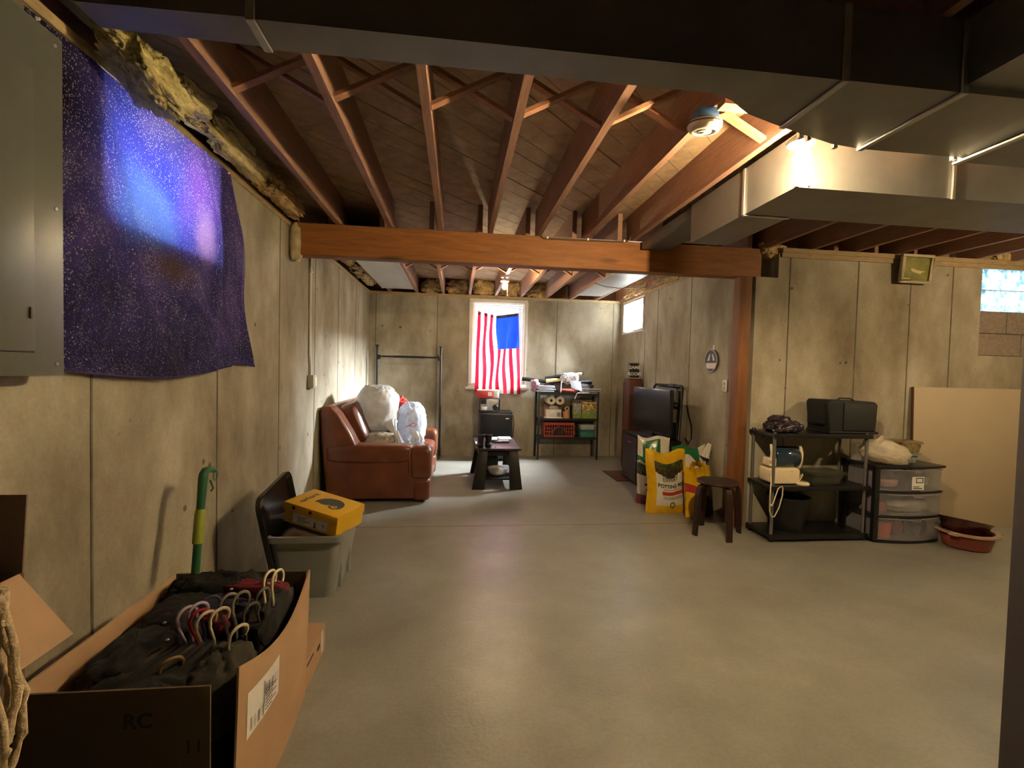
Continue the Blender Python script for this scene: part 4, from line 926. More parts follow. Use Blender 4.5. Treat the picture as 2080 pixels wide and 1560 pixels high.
tag(part('basket_contents', MB().soft((1.57, 7.27, Z2 + .09), (.19, .10, .08), .6, 26, 14, amp=.25, seed=5), pm('dark_contents', (.05, .04, .03), .9, var=.5), smooth=80), 'dark bundle inside the red basket', 'bundle')
t = thing('green_bin', 'teal green plastic bin with pale rim on the lowest shelf', 'bin', (2.03, 7.27, Z2))
part('bin', tub(1.895, 2.150, 7.14, 7.38, .12, .02, .03, .006, .01, Z2), pm('teal_plastic', (.05, .20, .15), .45), t, smooth=35)
part('rim_liner', tub(1.90, 2.146, 7.145, 7.375, .075, .004, .03, .006, .012, Z2 + .12), M_gls, t, smooth=35)
t = thing('white_tub', 'white lidded tub with clear dome on the middle shelf', 'tub', (1.48, 7.2, Z1))
part('tub', MB().box(1.362, 1.60, 7.14, 7.26, Z1 + .012, Z1 + .135), pm('ivory_tub', (.62, .56, .44), .5, var=.15), t, bevel=.006)
part('tray', MB().box(1.345, 1.62, 7.13, 7.27, Z1, Z1 + .012), M_white, t, bevel=.003)
part('dome', MB().soft((1.49, 7.20, Z1 + .135), (.085, .05, .07), .9, 22, 14), M_gls, t, smooth=80)
part('print_block', MB().box(1.53, 1.585, 7.137, 7.141, Z1 + .03, Z1 + .09), pm('grey_print', (.20, .18, .15), .6, var=.6, scale=80), t)
tag(part('kraft_carton', MB().box(1.345, 1.665, 7.285, 7.40, Z1, Z1 + .205), pm('kraft_carton', (.20, .10, .06), .8), bevel=.004), 'brown carton behind the white tub', 'carton')
for i, (x, lb) in enumerate(((1.442, 'left of two white paper towel rolls'), (1.578, 'right of two white paper towel rolls'))):
    t = thing('paper_towel_roll', lb + ' seen end-on', 'paper roll', (x, 7.27, Z1 + .205), group='paper towel rolls on the middle shelf')
    My = Matrix.Translation((x, 7.40, Z1 + .273)) @ Matrix.Rotation(R(90), 4, 'X')
    part('paper', MB().lathe([(.022, 0), (.066, 0), (.066, .24), (.022, .24)], 28, My), pm('towel_paper', (.62, .55, .42), .9), t, smooth=40)
    part('core', MB().lathe([(.0, .02), (.021, .02), (.021, .235), (.018, .235), (.018, .03), (0, .03)], 18, My), pm('core_card', (.14, .09, .05), .9), t, smooth=40)
t = thing('twine_roll', 'small tan roll standing on an orange tin', 'roll', (1.69, 7.2, Z1 + .112))
My = Matrix.Translation((1.69, 7.27, Z1 + .150)) @ Matrix.Rotation(R(90), 4, 'X')
part('roll', MB().lathe([(.016, 0), (.037, 0), (.037, .12), (.016, .12)], 22, My), pm('tan_roll', (.42, .32, .20), .9), t, smooth=40)
part('core', MB().lathe([(.0, .02), (.016, .02), (.016, .03), (0, .03)], 16, My), M_dark, t)
t = thing('orange_tin', 'orange tin on the middle shelf under the tan roll', 'tin', (1.69, 7.2, Z1))
part('body', MB().lathe([(0, Z1), (.058, Z1), (.058, Z1 + .107), (0, Z1 + .107)], 24, Matrix.Translation((1.69, 7.2, 0))), pm('orange_label', (.48, .22, .09), .5), t, smooth=40)
part('lid', MB().lathe([(0, Z1 + .107), (.060, Z1 + .107), (.060, Z1 + .113), (0, Z1 + .113)], 24, Matrix.Translation((1.69, 7.2, 0))), M_ductlip, t, smooth=40)
M_flo, nt, b = nodes('floral_print'); L = nt.links.new
tc = N(nt, 'ShaderNodeTexCoord'); vo = N(nt, 'ShaderNodeTexVoronoi', i_Scale=34.0); L(tc.outputs['Object'], vo.inputs['Vector'])
sc = N(nt, 'ShaderNodeSeparateColor'); L(vo.outputs['Color'], sc.inputs[0])
L(ramp(nt, sc.outputs[0], [(.0, (.12, .07, .015)), (.35, (.36, .22, .04)), (.6, (.48, .36, .12)), (.85, (.62, .45, .28))]), b.inputs['Base Color'])
M_grb = pm('green_box_print', (.19, .25, .06), .6, var=.5, scale=40)
t = thing('planter_box', 'small green and grey printed box on the middle shelf', 'box', (1.85, 7.2, Z1))
part('lower', MB().box(1.785, 1.915, 7.14, 7.26, Z1, Z1 + .095), M_grb, t, bevel=.002)
part('upper', MB().box(1.79, 1.91, 7.145, 7.255, Z1 + .095, Z1 + .235), pm('grey_flower_print', (.26, .25, .20), .6, var=.8, scale=35), t, bevel=.002)
t = thing('seed_carton', 'large yellow floral carton with green lower half', 'carton', (2.05, 7.2, Z1))
part('lower', MB().box(1.925, 2.15, 7.14, 7.30, Z1, Z1 + .13), M_grb, t, bevel=.002)
part('upper', MB().box(1.92, 2.148, 7.138, 7.30, Z1 + .13, Z1 + .262), M_flo, t, bevel=.002)
# clutter on the top shelf
def simple(name, mb, mat, label, cat, **k):
    return tag(part(name, mb, mat, **k), label, cat)
simple('magazine', MB().box(1.27, 1.60, 7.13, 7.33, Z3, Z3 + .018), M_black, 'flat black folder under the blue envelopes', 'folder', bevel=.002)
cols = ((.62, .64, .66), (.05, .30, .38), (.66, .62, .62), (.36, .36, .62), (.42, .44, .66), (.60, .56, .62))
for i, c in enumerate(cols):
    x0 = 1.215 + .012 * (i % 3); z = Z3 + .0185 + i * .0155
    simple('envelope', MB().box(x0, x0 + .26 - .02 * (i % 2), 7.12, 7.30, z, z + .0145, Matrix.Translation((0, 0, 0))), pm('envelope_%d' % i, c, .6), '%s envelope in the shelf top pile, %s from the bottom' % (('white', 'teal', 'cream', 'violet', 'lavender', 'pale pink')[i], ('first', 'second', 'third', 'fourth', 'fifth', 'sixth')[i]), 'envelope', bevel=.002)
simple('pink_bag', MB().soft((1.20, 7.28, Z3 + .105), (.065, .07, .085), .8, 22, 14, amp=.3, seed=6, floor=Z3), pm('mauve_print', (.36, .20, .27), .6, var=.6, scale=30), 'mauve patterned bag at the left end of the shelf top', 'bag', smooth=80)
simple('poster_tube', MB().cyl((1.00, 7.36, 1.225), (1.55, 7.36, 1.175), .030, n=18), M_black, 'black cardboard tube poking out past the window', 'tube', smooth=40)
simple('umbrella_roll', MB().cyl((1.36, 7.28, 1.245), (1.96, 7.32, 1.335), .026, .032, n=16), M_black, 'thick black roll lying highest across the shelf top', 'roll', smooth=40)
simple('tripod_bag', MB().cyl((1.42, 7.24, 1.155), (2.10, 7.30, 1.20), .034, n=16), M_black, 'black tripod bag under the wrapping paper', 'bag', smooth=40)
M_wrap = pm('gold_wrap', (.62, .44, .18), .45, var=.7, scale=45)
simple('wrapping_roll', MB().cyl((1.36, 7.20, 1.205), (1.66, 7.22, 1.235), .028, n=16), M_wrap, 'gold and white wrapping paper roll', 'wrapping roll', smooth=40)
simple('wrapping_roll', MB().cyl((1.66, 7.23, 1.285), (1.93, 7.25, 1.325), .026, n=16), M_wrap, 'gold wrapping roll at the right, under the black roll end', 'wrapping roll', smooth=40)
M_scrib, nt, b = nodes('scribble_print'); L = nt.links.new
tc = N(nt, 'ShaderNodeTexCoord'); wv = N(nt, 'ShaderNodeTexNoise', i_Scale=38.0, i_Detail=2.0, i_Distortion=2.5); L(tc.outputs['Object'], wv.inputs['Vector'])
L(ramp(nt, wv.outputs[0], [(.44, (.03, .03, .04)), (.50, (.62, .60, .62))]), b.inputs['Base Color'])
simple('gift_bag', MB().soft((1.72, 7.20, 1.245), (.13, .05, .085), .7, 28, 16, amp=.25, seed=4), M_scrib, 'black and white scribble-print gift bag in the middle of the pile', 'gift bag', smooth=80)
simple('craft_bundle', MB().soft((1.72, 7.28, Z3 + .075), (.36, .10, .072), .6, 36, 14, amp=.2, seed=8, floor=Z3), pm('dark_bundle', (.05, .04, .04), .8, var=.6), 'dark jumble of craft supplies beneath the gift bag', 'bundle', smooth=80)
simple('paper_sheet', MB().grid(lambda u, v: (1.72 + .17 * u + .02 * v, 7.150 - .022 * v - .01 * math.sin(u * 3), 1.225 - .115 * v - .035 * u * v - .02 * u), 10, 8), pm('bluish_paper', (.50, .53, .62), .6), 'bluish paper sheet curling over the shelf front', 'paper', smooth=80)
simple('red_felt', MB().soft((1.70, 7.16, Z3 + .035), (.13, .05, .034), .8, 26, 12, amp=.25, seed=3, floor=Z3), pm('red_felt', (.24, .05, .03), .9), 'dull red felt piece at the front of the shelf top', 'felt', smooth=80)
simple('white_stick', MB().tube([(1.575, 7.12, 1.03), (1.58, 7.12, 1.20)], .007, 6), M_white, 'white stick standing upright in the clutter', 'stick')
simple('paper_strip', MB().tube([(1.79, 7.10, .94), (1.83, 7.105, 1.03), (2.02, 7.11, 1.036)], .008, 6), M_paper, 'white paper strip hanging over the shelf front edge', 'paper')
for i in range(5):
    z = Z3 + .016 * i
    simple('magazine', MB().box(1.86 + .012 * (i % 3), 2.22 - .02 * (i % 2), 7.14, 7.38, z + .0005, z + .0145), pm('mag_%d' % i, ((.30, .30, .32), (.08, .08, .09), (.45, .43, .42), (.10, .09, .08), (.55, .54, .54))[i], .45, var=.3, scale=20), ('grey magazine at the bottom of the right stack', 'dark magazine second in the right stack', 'light magazine in the middle of the right stack', 'dark brown magazine fourth in the right stack', 'whitish magazine topping the right stack')[i], 'magazine', bevel=.002)
simple('umbrella', MB().cyl((1.88, 7.33, 1.17), (2.14, 7.30, 1.135), .022, n=14), M_black, 'short black umbrella over the magazine stack', 'umbrella', smooth=40)

# ------------------------------------------------------------------ right side of the back room
M_mah = wood('mahogany_board', (.08, .024, .013), .5, axis=(8, 8, 1), var=.25)
tag(part('wood_plank', MB().box(2.475, 2.565, 6.86, 6.885, 0, 1.22), M_mah, bevel=.003), 'dark red-brown plank standing in the corner behind the cabinet', 'plank')
t = thing('narrow_cabinet', 'tall narrow red-brown wooden cabinet by the right wall', 'cabinet', (2.48, 6.5, 0))
part('body', MB().box(2.392, 2.575, 6.41, 6.62, 0, 1.28), M_mah, t, bevel=.004)
part('face_panel', MB().box(2.398, 2.569, 6.398, 6.41, .02, 1.265), wood('mahogany_face', (.12, .036, .020), .5, axis=(8, 8, 1), var=.25), t, bevel=.003)
part('knob', MB().lathe([(0, 0), (.008, 0), (.012, .012), (0, .018)], 12, Matrix.Translation((2.42, 6.398, .66)) @ Matrix.Rotation(R(90), 4, 'X')), M_blacksteel, t, smooth=40)
t = thing('room_sign', 'black sign reading GAME ROOM on top of the narrow cabinet', 'sign', (2.475, 6.45, 1.281))
Mg = Matrix.Translation((2.478, 6.45, 1.281)) @ Matrix.Rotation(R(-8), 4, 'X')
part('plaque', MB().box(-.085, .085, 0, .022, 0, .232, Mg), M_black, t, bevel=.003)
part('border', rect_frame(MB(), -.080, .080, .006, .226, .005, -.0015, 0, 'y'), M_paper, t) if False else part('border', MB().box(-.08, .08, -.002, 0, .005, .011, Mg).box(-.08, .08, -.002, 0, .221, .227, Mg).box(-.08, -.074, -.002, 0, .011, .221, Mg).box(.074, .08, -.002, 0, .011, .221, Mg), M_paper, t)
part('lettering', text_mb('GAME', .062, Mg @ frame_M((0, -.002, .158), (1, 0, 0), (0, 0, 1)), bold=.0022), M_paper, t)
part('lettering', text_mb('ROOM', .062, Mg @ frame_M((0, -.002, .066), (1, 0, 0), (0, 0, 1)), bold=.0022), M_paper, t)

M_tvb = pm('tv_black', (.008, .008, .009), .16, spec=.7)
t = thing('tv_cabinet', 'low dark television cabinet against the right wall', 'cabinet', (2.38, 5.42, 0))
part('body', MB().box(2.16, 2.46, 4.98, 5.92, .03, .60), M_tl, t, bevel=.005)
part('top_board', MB().box(2.14, 2.47, 4.96, 5.94, .60, .622), M_tl, t, bevel=.003)
for y0, y1 in ((4.99, 5.44), (5.46, 5.91)):
    dr = part('door', MB().box(2.150, 2.16, y0, y1, .05, .58), M_tb, t, bevel=.003)
    part('pull', MB().box(2.142, 2.15, (y0 + y1) / 2 - .04, (y0 + y1) / 2 + .04, .50, .512), M_ductlip, dr)
part('plinth', MB().box(2.18, 2.45, 5.0, 5.9, 0, .03), M_black, t)
Mv = Matrix.Translation((2.31, 5.45, .623)) @ Matrix.Rotation(R(2), 4, 'Z')
t = thing('television', 'black flat television on the dark cabinet facing the sofa', 'television', local=True, M=Mv)
part('bezel', MB().box(-.015, .03, -.50, .50, .045, .565), M_tvb, t, bevel=.006)
part('screen', MB().box(-.0165, -.015, -.485, .485, .065, .55), pm('screen_glass', (.005, .006, .006), .22, spec=.4), t)
part('rear_housing', MB().box(.03, .065, -.36, .36, .10, .46), M_black, t, bevel=.015)
part('neck', MB().box(0, .03, -.06, .06, .012, .06), M_black, t)
part('stand', MB().box(-.10, .13, -.22, .22, 0, .012), M_black, t, bevel=.004)
t = thing('folding_chair', 'black metal chair frame with grey panel behind the television', 'folding chair', (2.52, 5.5, 0))
M_gp = pm('slate_panel', (.10, .10, .12), .5)
part('tube_frame', MB().tube([(2.49, 5.15, 0), (2.555, 5.16, 1.19), (2.56, 5.20, 1.225), (2.56, 5.90, 1.225), (2.555, 5.94, 1.19), (2.49, 5.95, 0)], .016, 10), M_blacksteel, t, smooth=50)
part('cross_tube', MB().tube([(2.548, 5.16, 1.02), (2.548, 5.94, 1.02)], .012, 8), M_blacksteel, t, smooth=50)
part('back_panel', MB().box(2.545, 2.556, 5.30, 5.72, 1.03, 1.195), M_gp, t, bevel=.005)
part('top_clip', MB().box(2.545, 2.578, 5.38, 5.52, 1.20, 1.245), M_blacksteel, t, bevel=.006)
part('seat_panel', MB().box(2.49, 2.51, 5.18, 5.92, .42, .80, Matrix.Translation((.02, 0, 0))), M_blacksteel, t, bevel=.006)
simple('loose_cable', MB().tube([(2.585, 5.10, 1.02), (2.583, 5.03, .90), (2.583, 4.96, .80), (2.583, 4.96, .66), (2.583, 5.02, .60), (2.588, 5.12, .64)], .004, 6), M_black, 'thin black cord looping down the right wall by the television', 'cord', smooth=60)
t = thing('floor_mat', 'small dark mat on the floor before the television cabinet', 'mat', (2.05, 5.98, 0))
part('rug', MB().box(2.02, 2.37, 5.72, 6.30, 0, .012), M_mah, t, bevel=.004)
part('edging', rect_frame(MB(), 2.02, 2.37, 5.72, 6.30, .012, .001, .0135, 'x') if False else MB().box(2.012, 2.022, 5.715, 6.305, 0, .014).box(2.368, 2.378, 5.715, 6.305, 0, .014), M_black, t)

# round wall sign, outlet
Ms2 = Matrix.Translation((RX - .001, 4.605, 1.51)) @ Matrix.Rotation(R(-90), 4, 'Y')
t = thing('round_sign', 'round dark badge sign hanging on the right wall', 'sign', (RX - .01, 4.605, 1.40))
M_sgn = pm('sign_slate', (.016, .016, .018), .5)
part('disc', MB().lathe([(0, 0), (.112, 0), (.112, .022), (0, .022)], 40, Ms2), M_sgn, t, smooth=35)
part('rim', MB().lathe([(.107, .018), (.118, .018), (.118, .028), (.107, .028)], 40, Ms2), pm('sign_rim', (.30, .27, .24), .5, metal=.4), t, smooth=35)
xs = RX - .0245
def plate(pts): return MB().prism(pts, xs - .001, xs + .002, 'x')
part('emblem_stroke', plate([(4.675, 1.512), (4.642, 1.512), (4.622, 1.580), (4.640, 1.575)]), M_trimw, t)
part('emblem_stroke', plate([(4.535, 1.512), (4.568, 1.512), (4.588, 1.580), (4.570, 1.575)]), M_trimw, t)
part('name_band', plate([(4.695, 1.430), (4.515, 1.430), (4.508, 1.488), (4.702, 1.488)]), M_trimw, t)
part('hanger_tab', MB().box(RX - .012, RX, 4.585, 4.600, 1.62, 1.672), M_white, t, bevel=.003)
t = thing('wall_outlet', 'white double outlet on the right wall beside the post', 'outlet', (RX - .004, 4.366, 1.21))
part('plate', MB().box(RX - .009, RX - .0005, 4.325, 4.405, 1.205, 1.32), pm('outlet_ivory', (.66, .60, .52), .4), t, bevel=.003)
for z in (1.285, 1.24): part('socket', MB().box(RX - .0105, RX - .009, 4.352, 4.378, z - .013, z + .013), pm('socket_taupe', (.25, .22, .19), .5), t, bevel=.002)  # sockets darker than the plate around them

# ------------------------------------------------------------------ soil bags
M_sy = pm('bag_yellow', (.62, .36, .010), .22, var=.12, scale=14, bump=.25)
M_sw = pm('bag_white', (.58, .54, .46), .28, var=.08, scale=14, bump=.25)
M_sg = pm('bag_green', (.012, .13, .045), .25, var=.2, scale=10, bump=.25)
M_sd = pm('bag_photo', (.055, .055, .02), .25, var=.9, scale=30)
M_sb = pm('bag_soil_photo', (.028, .018, .012), .3, var=.6, scale=30)
M_sr = pm('bag_red', (.40, .035, .015), .3)
M_sblue = pm('bag_blue', (.04, .05, .22), .3)
def bagpt(w, h, d, lean=0.0, seed=0.0, slump=.0):
    def f(side, u, v, out=0.0):
        x = (u - .5) * w * (1 - .06 * math.sin(math.pi * v)) * (1 + .03 * math.sin(v * 9 + seed))
        prof = (max(0, math.sin(math.pi * min(1, max(0, u)))) ** .55) * (max(0, math.sin(math.pi * (.06 + .94 * v) if v < .97 else math.pi * v)) ** .5) * (1.15 - .45 * v)
        wr = .05 * noise.noise(Vector((u * 5 + seed, v * 6, seed))) + .02 * noise.noise(Vector((u * 14, v * 14 + seed, 0)))
        y = side * (d / 2 * prof + wr * d * math.sin(math.pi * u) * math.sin(math.pi * v) + out)
        z = v * h + .018 * math.sin(u * 8 + seed) * v - .03 * h * math.cos(2 * math.pi * u) * (-v) * .5
        return Vector((x, y + lean * v * h, max(0.002, z - slump * v * v * abs(u - .5))))
    return f
def soil_bag(t, f, mats, zone):
    mb = MB(); mb.grid(lambda u, v: f(-1, u, v), 40, 48, mfn=zone); mb.grid(lambda u, v: f(1, 1 - u, v), 24, 30, mfn=lambda u, v: 0)
    part('sack', mb, mats, t, smooth=80)
def bag_text(t, f, w, h, txt, size, u0, v0, mat, bold=.001):
    part('lettering', text_mb(txt, size, Matrix(), warp=lambda p: f(-1, u0 + p.x / w, v0 + p.y / h, .0035), bold=bold), mat, t)
W_, H_ = .43, .60
fy = bagpt(W_, H_, .20, .10, 1.0)
Mb_ = Matrix.Translation((2.075, 4.44, 0)) @ Matrix.Rotation(R(4), 4, 'Z')
t = thing('potting_mix_bag', 'yellow bag lettered POTTING MIX standing front', 'soil bag', local=True, M=Mb_)
def zy(u, v):
    if .17 < u < .90 and .63 + .03 * math.sin(u * 9) < v < .84: return 2 if v > .715 + .03 * math.sin(u * 13) else 3
    if .17 < u < .93 and .135 + .05 * abs(u - .5) < v <= .645: return 1
    return 0
soil_bag(t, fy, [M_sy, M_sw, M_sd, M_sb], zy)
bag_text(t, fy, W_, H_, 'EXPERT', .050, .52, .575, pm('bag_ink_green', (.04, .05, .015), .5), .0012)
bag_text(t, fy, W_, H_, 'POTTING MIX', .049, .555, .465, M_ink, .0014)
part('banner', MB().grid(lambda u, v: fy(-1, .30 + .56 * u, .325 + .055 * v, .0035), 16, 3), M_sr, t, smooth=80, label='red banner')
for k, v0 in enumerate((.285, .26, .405)): part('fine_print', MB().grid(lambda u, v: fy(-1, .33 + .50 * u, v0 + .010 * v, .0035), 16, 1), pm('grey_ink', (.22, .19, .15), .6), t)
part('seal', MB().lathe([(.017, 0), (.028, 0), (.028, .002), (.017, .002)], 20, Matrix.Translation(fy(-1, .55, .165, .006)) @ Matrix.Rotation(R(90), 4, 'X')), pm('seal_brown', (.12, .08, .02), .5), t)
W2, H2 = .34, .70
fg = bagpt(W2, H2, .20, .08, 3.0)
t = thing('garden_soil_bag', 'green and white soil bag standing left behind the yellow one', 'soil bag', local=True, M=Matrix.Translation((2.06, 4.74, 0)) @ Matrix.Rotation(R(-14), 4, 'Z'))
def zg(u, v):
    if v > .56 + .08 * math.sin(u * 5 + 1): return 0 if (u < .16 and v > .70) or (u > .70 and v > .66) or v > .96 else 1
    if v < .14 + .05 * u: return 3
    if .44 < v < .60 and u < .55: return 2
    return 0
soil_bag(t, fg, [M_sw, M_sg, M_sd, pm('bag_maroon', (.16, .02, .03), .3)], zg)
bag_text(t, fg, W2, H2, 'Soil', .07, .42, .40, M_ink, .001)
part('banner', MB().grid(lambda u, v: fg(-1, .22 + .45 * u, .29 + .035 * v, .0035), 12, 3), M_ink, t, smooth=80)
part('blue_print', MB().grid(lambda u, v: fg(-1, .26 + .30 * u, .22 + .03 * v, .0035), 8, 2), M_sblue, t, smooth=80)
fb = bagpt(.40, .62, .20, .05, 5.5)
t = thing('open_soil_bag', 'green-topped white soil bag folded open behind the stool', 'soil bag', local=True, M=Matrix.Translation((2.40, 4.62, 0)) @ Matrix.Rotation(R(10), 4, 'Z'))
soil_bag(t, fb, [M_sw, M_sg, M_sd], lambda u, v: 1 if v > .80 - .1 * u and u < .75 else (2 if v < .5 and u < .3 else 0))
part('torn_corner', gathered(MB(), (.14, -.04, .52), (.185, -.06, .66), .05, .018, seed=4), M_sw, t, smooth=80)
part('folded_cuff', MB().grid(lambda u, v: fb(-1, .15 + .8 * u, .80 - .30 * v + .08 * math.sin(u * 6), .02 + .012 * math.sin(v * 3)), 16, 8), M_sw, t, smooth=80)
fl2 = bagpt(.36, .46, .22, .12, 8.1)
t = thing('slumped_soil_bag', 'yellow and brown soil bag slumped under the round stool', 'soil bag', local=True, M=Matrix.Translation((2.37, 4.34, 0)) @ Matrix.Rotation(R(20), 4, 'Z'))
soil_bag(t, fl2, [M_sy, M_sb, M_sw, M_sr], lambda u, v: 1 if (u > .45 and v < .60 + .2 * math.sin(u * 4)) else (3 if (.5 < v < .66 and u < .4) else 0))
part('gathered_top', gathered(MB(), (-.02, .03, .42), (-.06, 0, .50), .08, .05, seed=7), M_sy, t, smooth=80)

# ------------------------------------------------------------------ stool
M_st = wood('walnut_stain', (.026, .011, .009), .4, axis=(6, 6, 2), var=.25)
t = thing('round_stool', 'dark brown round stool with four bent legs by the post', 'stool', (2.25, 3.835, 0))
part('seat', MB().lathe([(0, .437), (.160, .437), (.170, .442), (.172, .452), (.166, .460), (0, .462)], 40, Matrix.Translation((2.25, 3.835, 0))), M_st, t, smooth=40)
for a in (-92, 190, 95, 2):
    dx, dy = math.cos(R(a)), math.sin(R(a)); tx, ty = -dy, dx; cx, cy = 2.25, 3.835
    path = [(.215, 0), (.205, .20), (.200, .33), (.192, .385), (.172, .418), (.14, .428), (.05, .429)]
    vs = []; fs = []
    for i, (r_, z) in enumerate(path):
        if i in (0, 1, 2): nx, nz = 1, 0
        elif i in (5, 6): nx, nz = 0, 1
        else: nx, nz = .7, .7
        for th in (-.011, .011):
            for wd in (-.024, .024):
                vs.append((cx + dx * (r_ + nx * th) + tx * wd, cy + dy * (r_ + nx * th) + ty * wd, max(0, z + nz * th * .7)))
    for i in range(len(path) - 1):
        b0, b1 = i * 4, i * 4 + 4
        fs += [(b0, b0 + 1, b1 + 1, b1), (b0 + 1, b0 + 3, b1 + 3, b1 + 1), (b0 + 3, b0 + 2, b1 + 2, b1 + 3), (b0 + 2, b0, b1, b1 + 2)]
    fs += [(0, 1, 3, 2), (len(path) * 4 - 4, len(path) * 4 - 3, len(path) * 4 - 1, len(path) * 4 - 2)]
    part('leg', MB().add(vs, fs), M_st, t, smooth=35)

# ------------------------------------------------------------------ black tube shelf with humidifier
M_tube = pm('grey_tube', (.20, .19, .185), .35, metal=.5)
t = thing('tube_shelf', 'black plastic three-tier shelf with grey tube poles', 'shelf unit', (3.03, 3.765, 0))
for z0, z1 in ((.03, .062), (.437, .464), (.872, .898)):
    sh = part('shelf_board', MB().box(2.585, 3.475, 3.60, 3.935, z0, z1), M_black, t, bevel=.006)
    part('front_lip', MB().box(2.585, 3.475, 3.594, 3.602, z0 - .006, z1 + .004), M_black, sh, bevel=.002)
for x in (2.612, 3.448):
    for y in (3.628, 3.908):
        part('pole', MB().cyl((x, y, .062), (x, y, .437), .0125), M_tube, t, smooth=40)
        part('pole', MB().cyl((x, y, .464), (x, y, .872), .0125), M_tube, t, smooth=40)
        part('foot', MB().cyl((x, y, 0), (x, y, .03), .02, .017), M_black, t, smooth=40)
        part('finial', MB().lathe([(0, .898), (.018, .898), (.014, .912), (0, .914)], 14, Matrix.Translation((x, y, 0))), M_black, t, smooth=40)
M_fab = pm('black_nylon', (.0055, .006, .0065), .7, var=.2, scale=60, bump=.15)
t = thing('speaker_case', 'boxy black fabric case on top of the tube shelf', 'case', (3.32, 3.77, .899))
Mc = Matrix.Translation((3.318, 3.765, .899))
part('body', MB().prism([(-.205, .012), (.215, .012), (.232, .25), (.20, .275), (-.215, .285), (-.235, .26)], -.13, .13, 'y', Mc), M_fab, t, bevel=.02, segs=3)
part('front_flap', MB().prism([(-.09, .03), (.205, .03), (.215, .25), (-.09, .262)], -.139, -.128, 'y', Mc), pm('charcoal_nylon', (.010, .012, .012), .6), t, bevel=.004)
part('side_pocket', MB().box(-.250, -.20, -.09, .09, .075, .262, Mc), M_fab, t, bevel=.015)
part('base_pad', MB().box(-.215, .235, -.14, .14, 0, .024, Mc), M_black, t, bevel=.008)
part('carry_handle', MB().tube([Mc @ Vector(p) for p in ((-.04, 0, .278), (-.02, 0, .296), (.08, 0, .294), (.12, 0, .275))], .007, 8), M_fab, t, smooth=60)
part('strap_ring', MB().tube([Mc @ Vector((.236 + .006 * math.cos(a), -.09, .20 + .022 * math.sin(a))) for a in [i * math.pi / 6 for i in range(12)]], .003, 6, True), M_ductlip, t)
t = thing('crumpled_jacket', 'dark crumpled puffer garment on the left of the tube shelf top', 'clothing', (2.76, 3.76, .899))
M_puf = pm('dark_plum_nylon', (.022, .014, .022), .3, var=.4, scale=12)
part('lower_fold', MB().soft((2.77, 3.755, .945), (.135, .11, .046), .7, 44, 18, amp=.22, freq=14, seed=2, floor=.899), M_puf, t, smooth=80)
part('upper_fold', MB().soft((2.745, 3.77, .995), (.080, .08, .038), .8, 32, 16, amp=.28, freq=14, seed=5), M_puf, t, smooth=80)
for k in range(5): part('quilt_roll', MB().soft((2.665 + k * .034, 3.655 + .004 * k, .925 + .008 * (k % 2)), (.022, .035, .024), .8, 14, 10), M_puf, t, smooth=80)
part('zip_pull', MB().soft((2.653, 3.635, .945), (.004, .008, .012), .9, 10, 6), M_ductlip, t, smooth=60)
t = thing('humidifier', 'cream humidifier with dark blue tank on the middle tier', 'humidifier', (2.75, 3.75, .464))
part('base', MB().prism(rr(-.130, .130, 0, .135, .03, 5), -.085, .085, 'y', Matrix.Translation((2.752, 3.75, .468))), M_cream, t, bevel=.012, segs=3)
part('tank', MB().lathe([(0, -.108), (.078, -.108), (.086, -.098), (.086, .098), (.078, .108), (0, .108)], 32, Matrix.Translation((2.79, 3.75, .685)) @ Matrix.Rotation(R(90), 4, 'Y') @ Matrix.Diagonal((1.05, .95, 1, 1))), pm('smoky_blue_tank', (.018, .035, .055), .10, spec=.8), t, smooth=40, label='dark blue translucent tank')
for x, h in ((2.648, .80), (2.915, .79)):
    part('tank_arm', MB().tube([(x, 3.73, .60), (x - .006, 3.70, .66), (x - .004, 3.695, .72), (x - .012, 3.70, h - .02), (x - .014, 3.705, h)], [.018, .017, .015, .012, .009], 10), M_cream, t, smooth=60)
part('control_knob', MB().prism(rr(-.035, .03, 0, .075, .012, 4), -.045, .045, 'y', Matrix.Translation((2.648, 3.73, .612))), M_cream, t, bevel=.008)
part('knob_vent', MB().box(2.615, 2.66, 3.683, 3.686, .640, .648).box(2.615, 2.66, 3.683, 3.686, .656, .664), M_card, t)
part('brand_dot', MB().box(2.80, 2.812, 3.6635, 3.666, .575, .582), M_card, t)
part('power_cord', MB().tube([(2.628, 3.70, .56), (2.600, 3.64, .552), (2.565, 3.585, .51), (2.553, 3.575, .40), (2.556, 3.575, .27), (2.575, 3.575, .222), (2.600, 3.575, .225), (2.635, 3.572, .30), (2.662, 3.575, .40), (2.668, 3.582, .462), (2.66, 3.585, .472), (2.625, 3.578, .455), (2.598, 3.572, .39), (2.58, 3.57, .335), (2.567, 3.57, .322)], .0045, 7), M_cream, t, smooth=60)
part('plug', MB().box(2.552, 2.572, 3.56, 3.58, .315, .332), M_cream, t, bevel=.004)
t = thing('filter_cap', 'flat cream cap with wire loop beside the humidifier', 'cap', (2.92, 3.65, .464))
part('disc', MB().lathe([(0, .4645), (.052, .4645), (.055, .475), (.045, .488), (0, .49)], 28, Matrix.Translation((2.905, 3.665, 0))), M_cream, t, smooth=40)
part('loop', MB().tube([(2.87, 3.68, .488), (2.90, 3.69, .525), (2.93, 3.70, .548), (2.935, 3.70, .535), (2.905, 3.69, .505), (2.885, 3.68, .489)], .0035, 6), M_cream, t, smooth=60)
t = thing('clear_container', 'smoky clear plastic container on the middle tier', 'container', (3.15, 3.76, .464))
M_smk = sheer('smoky_plastic', (.10, .10, .07), rough=.15, clear=.55, trans=.1)
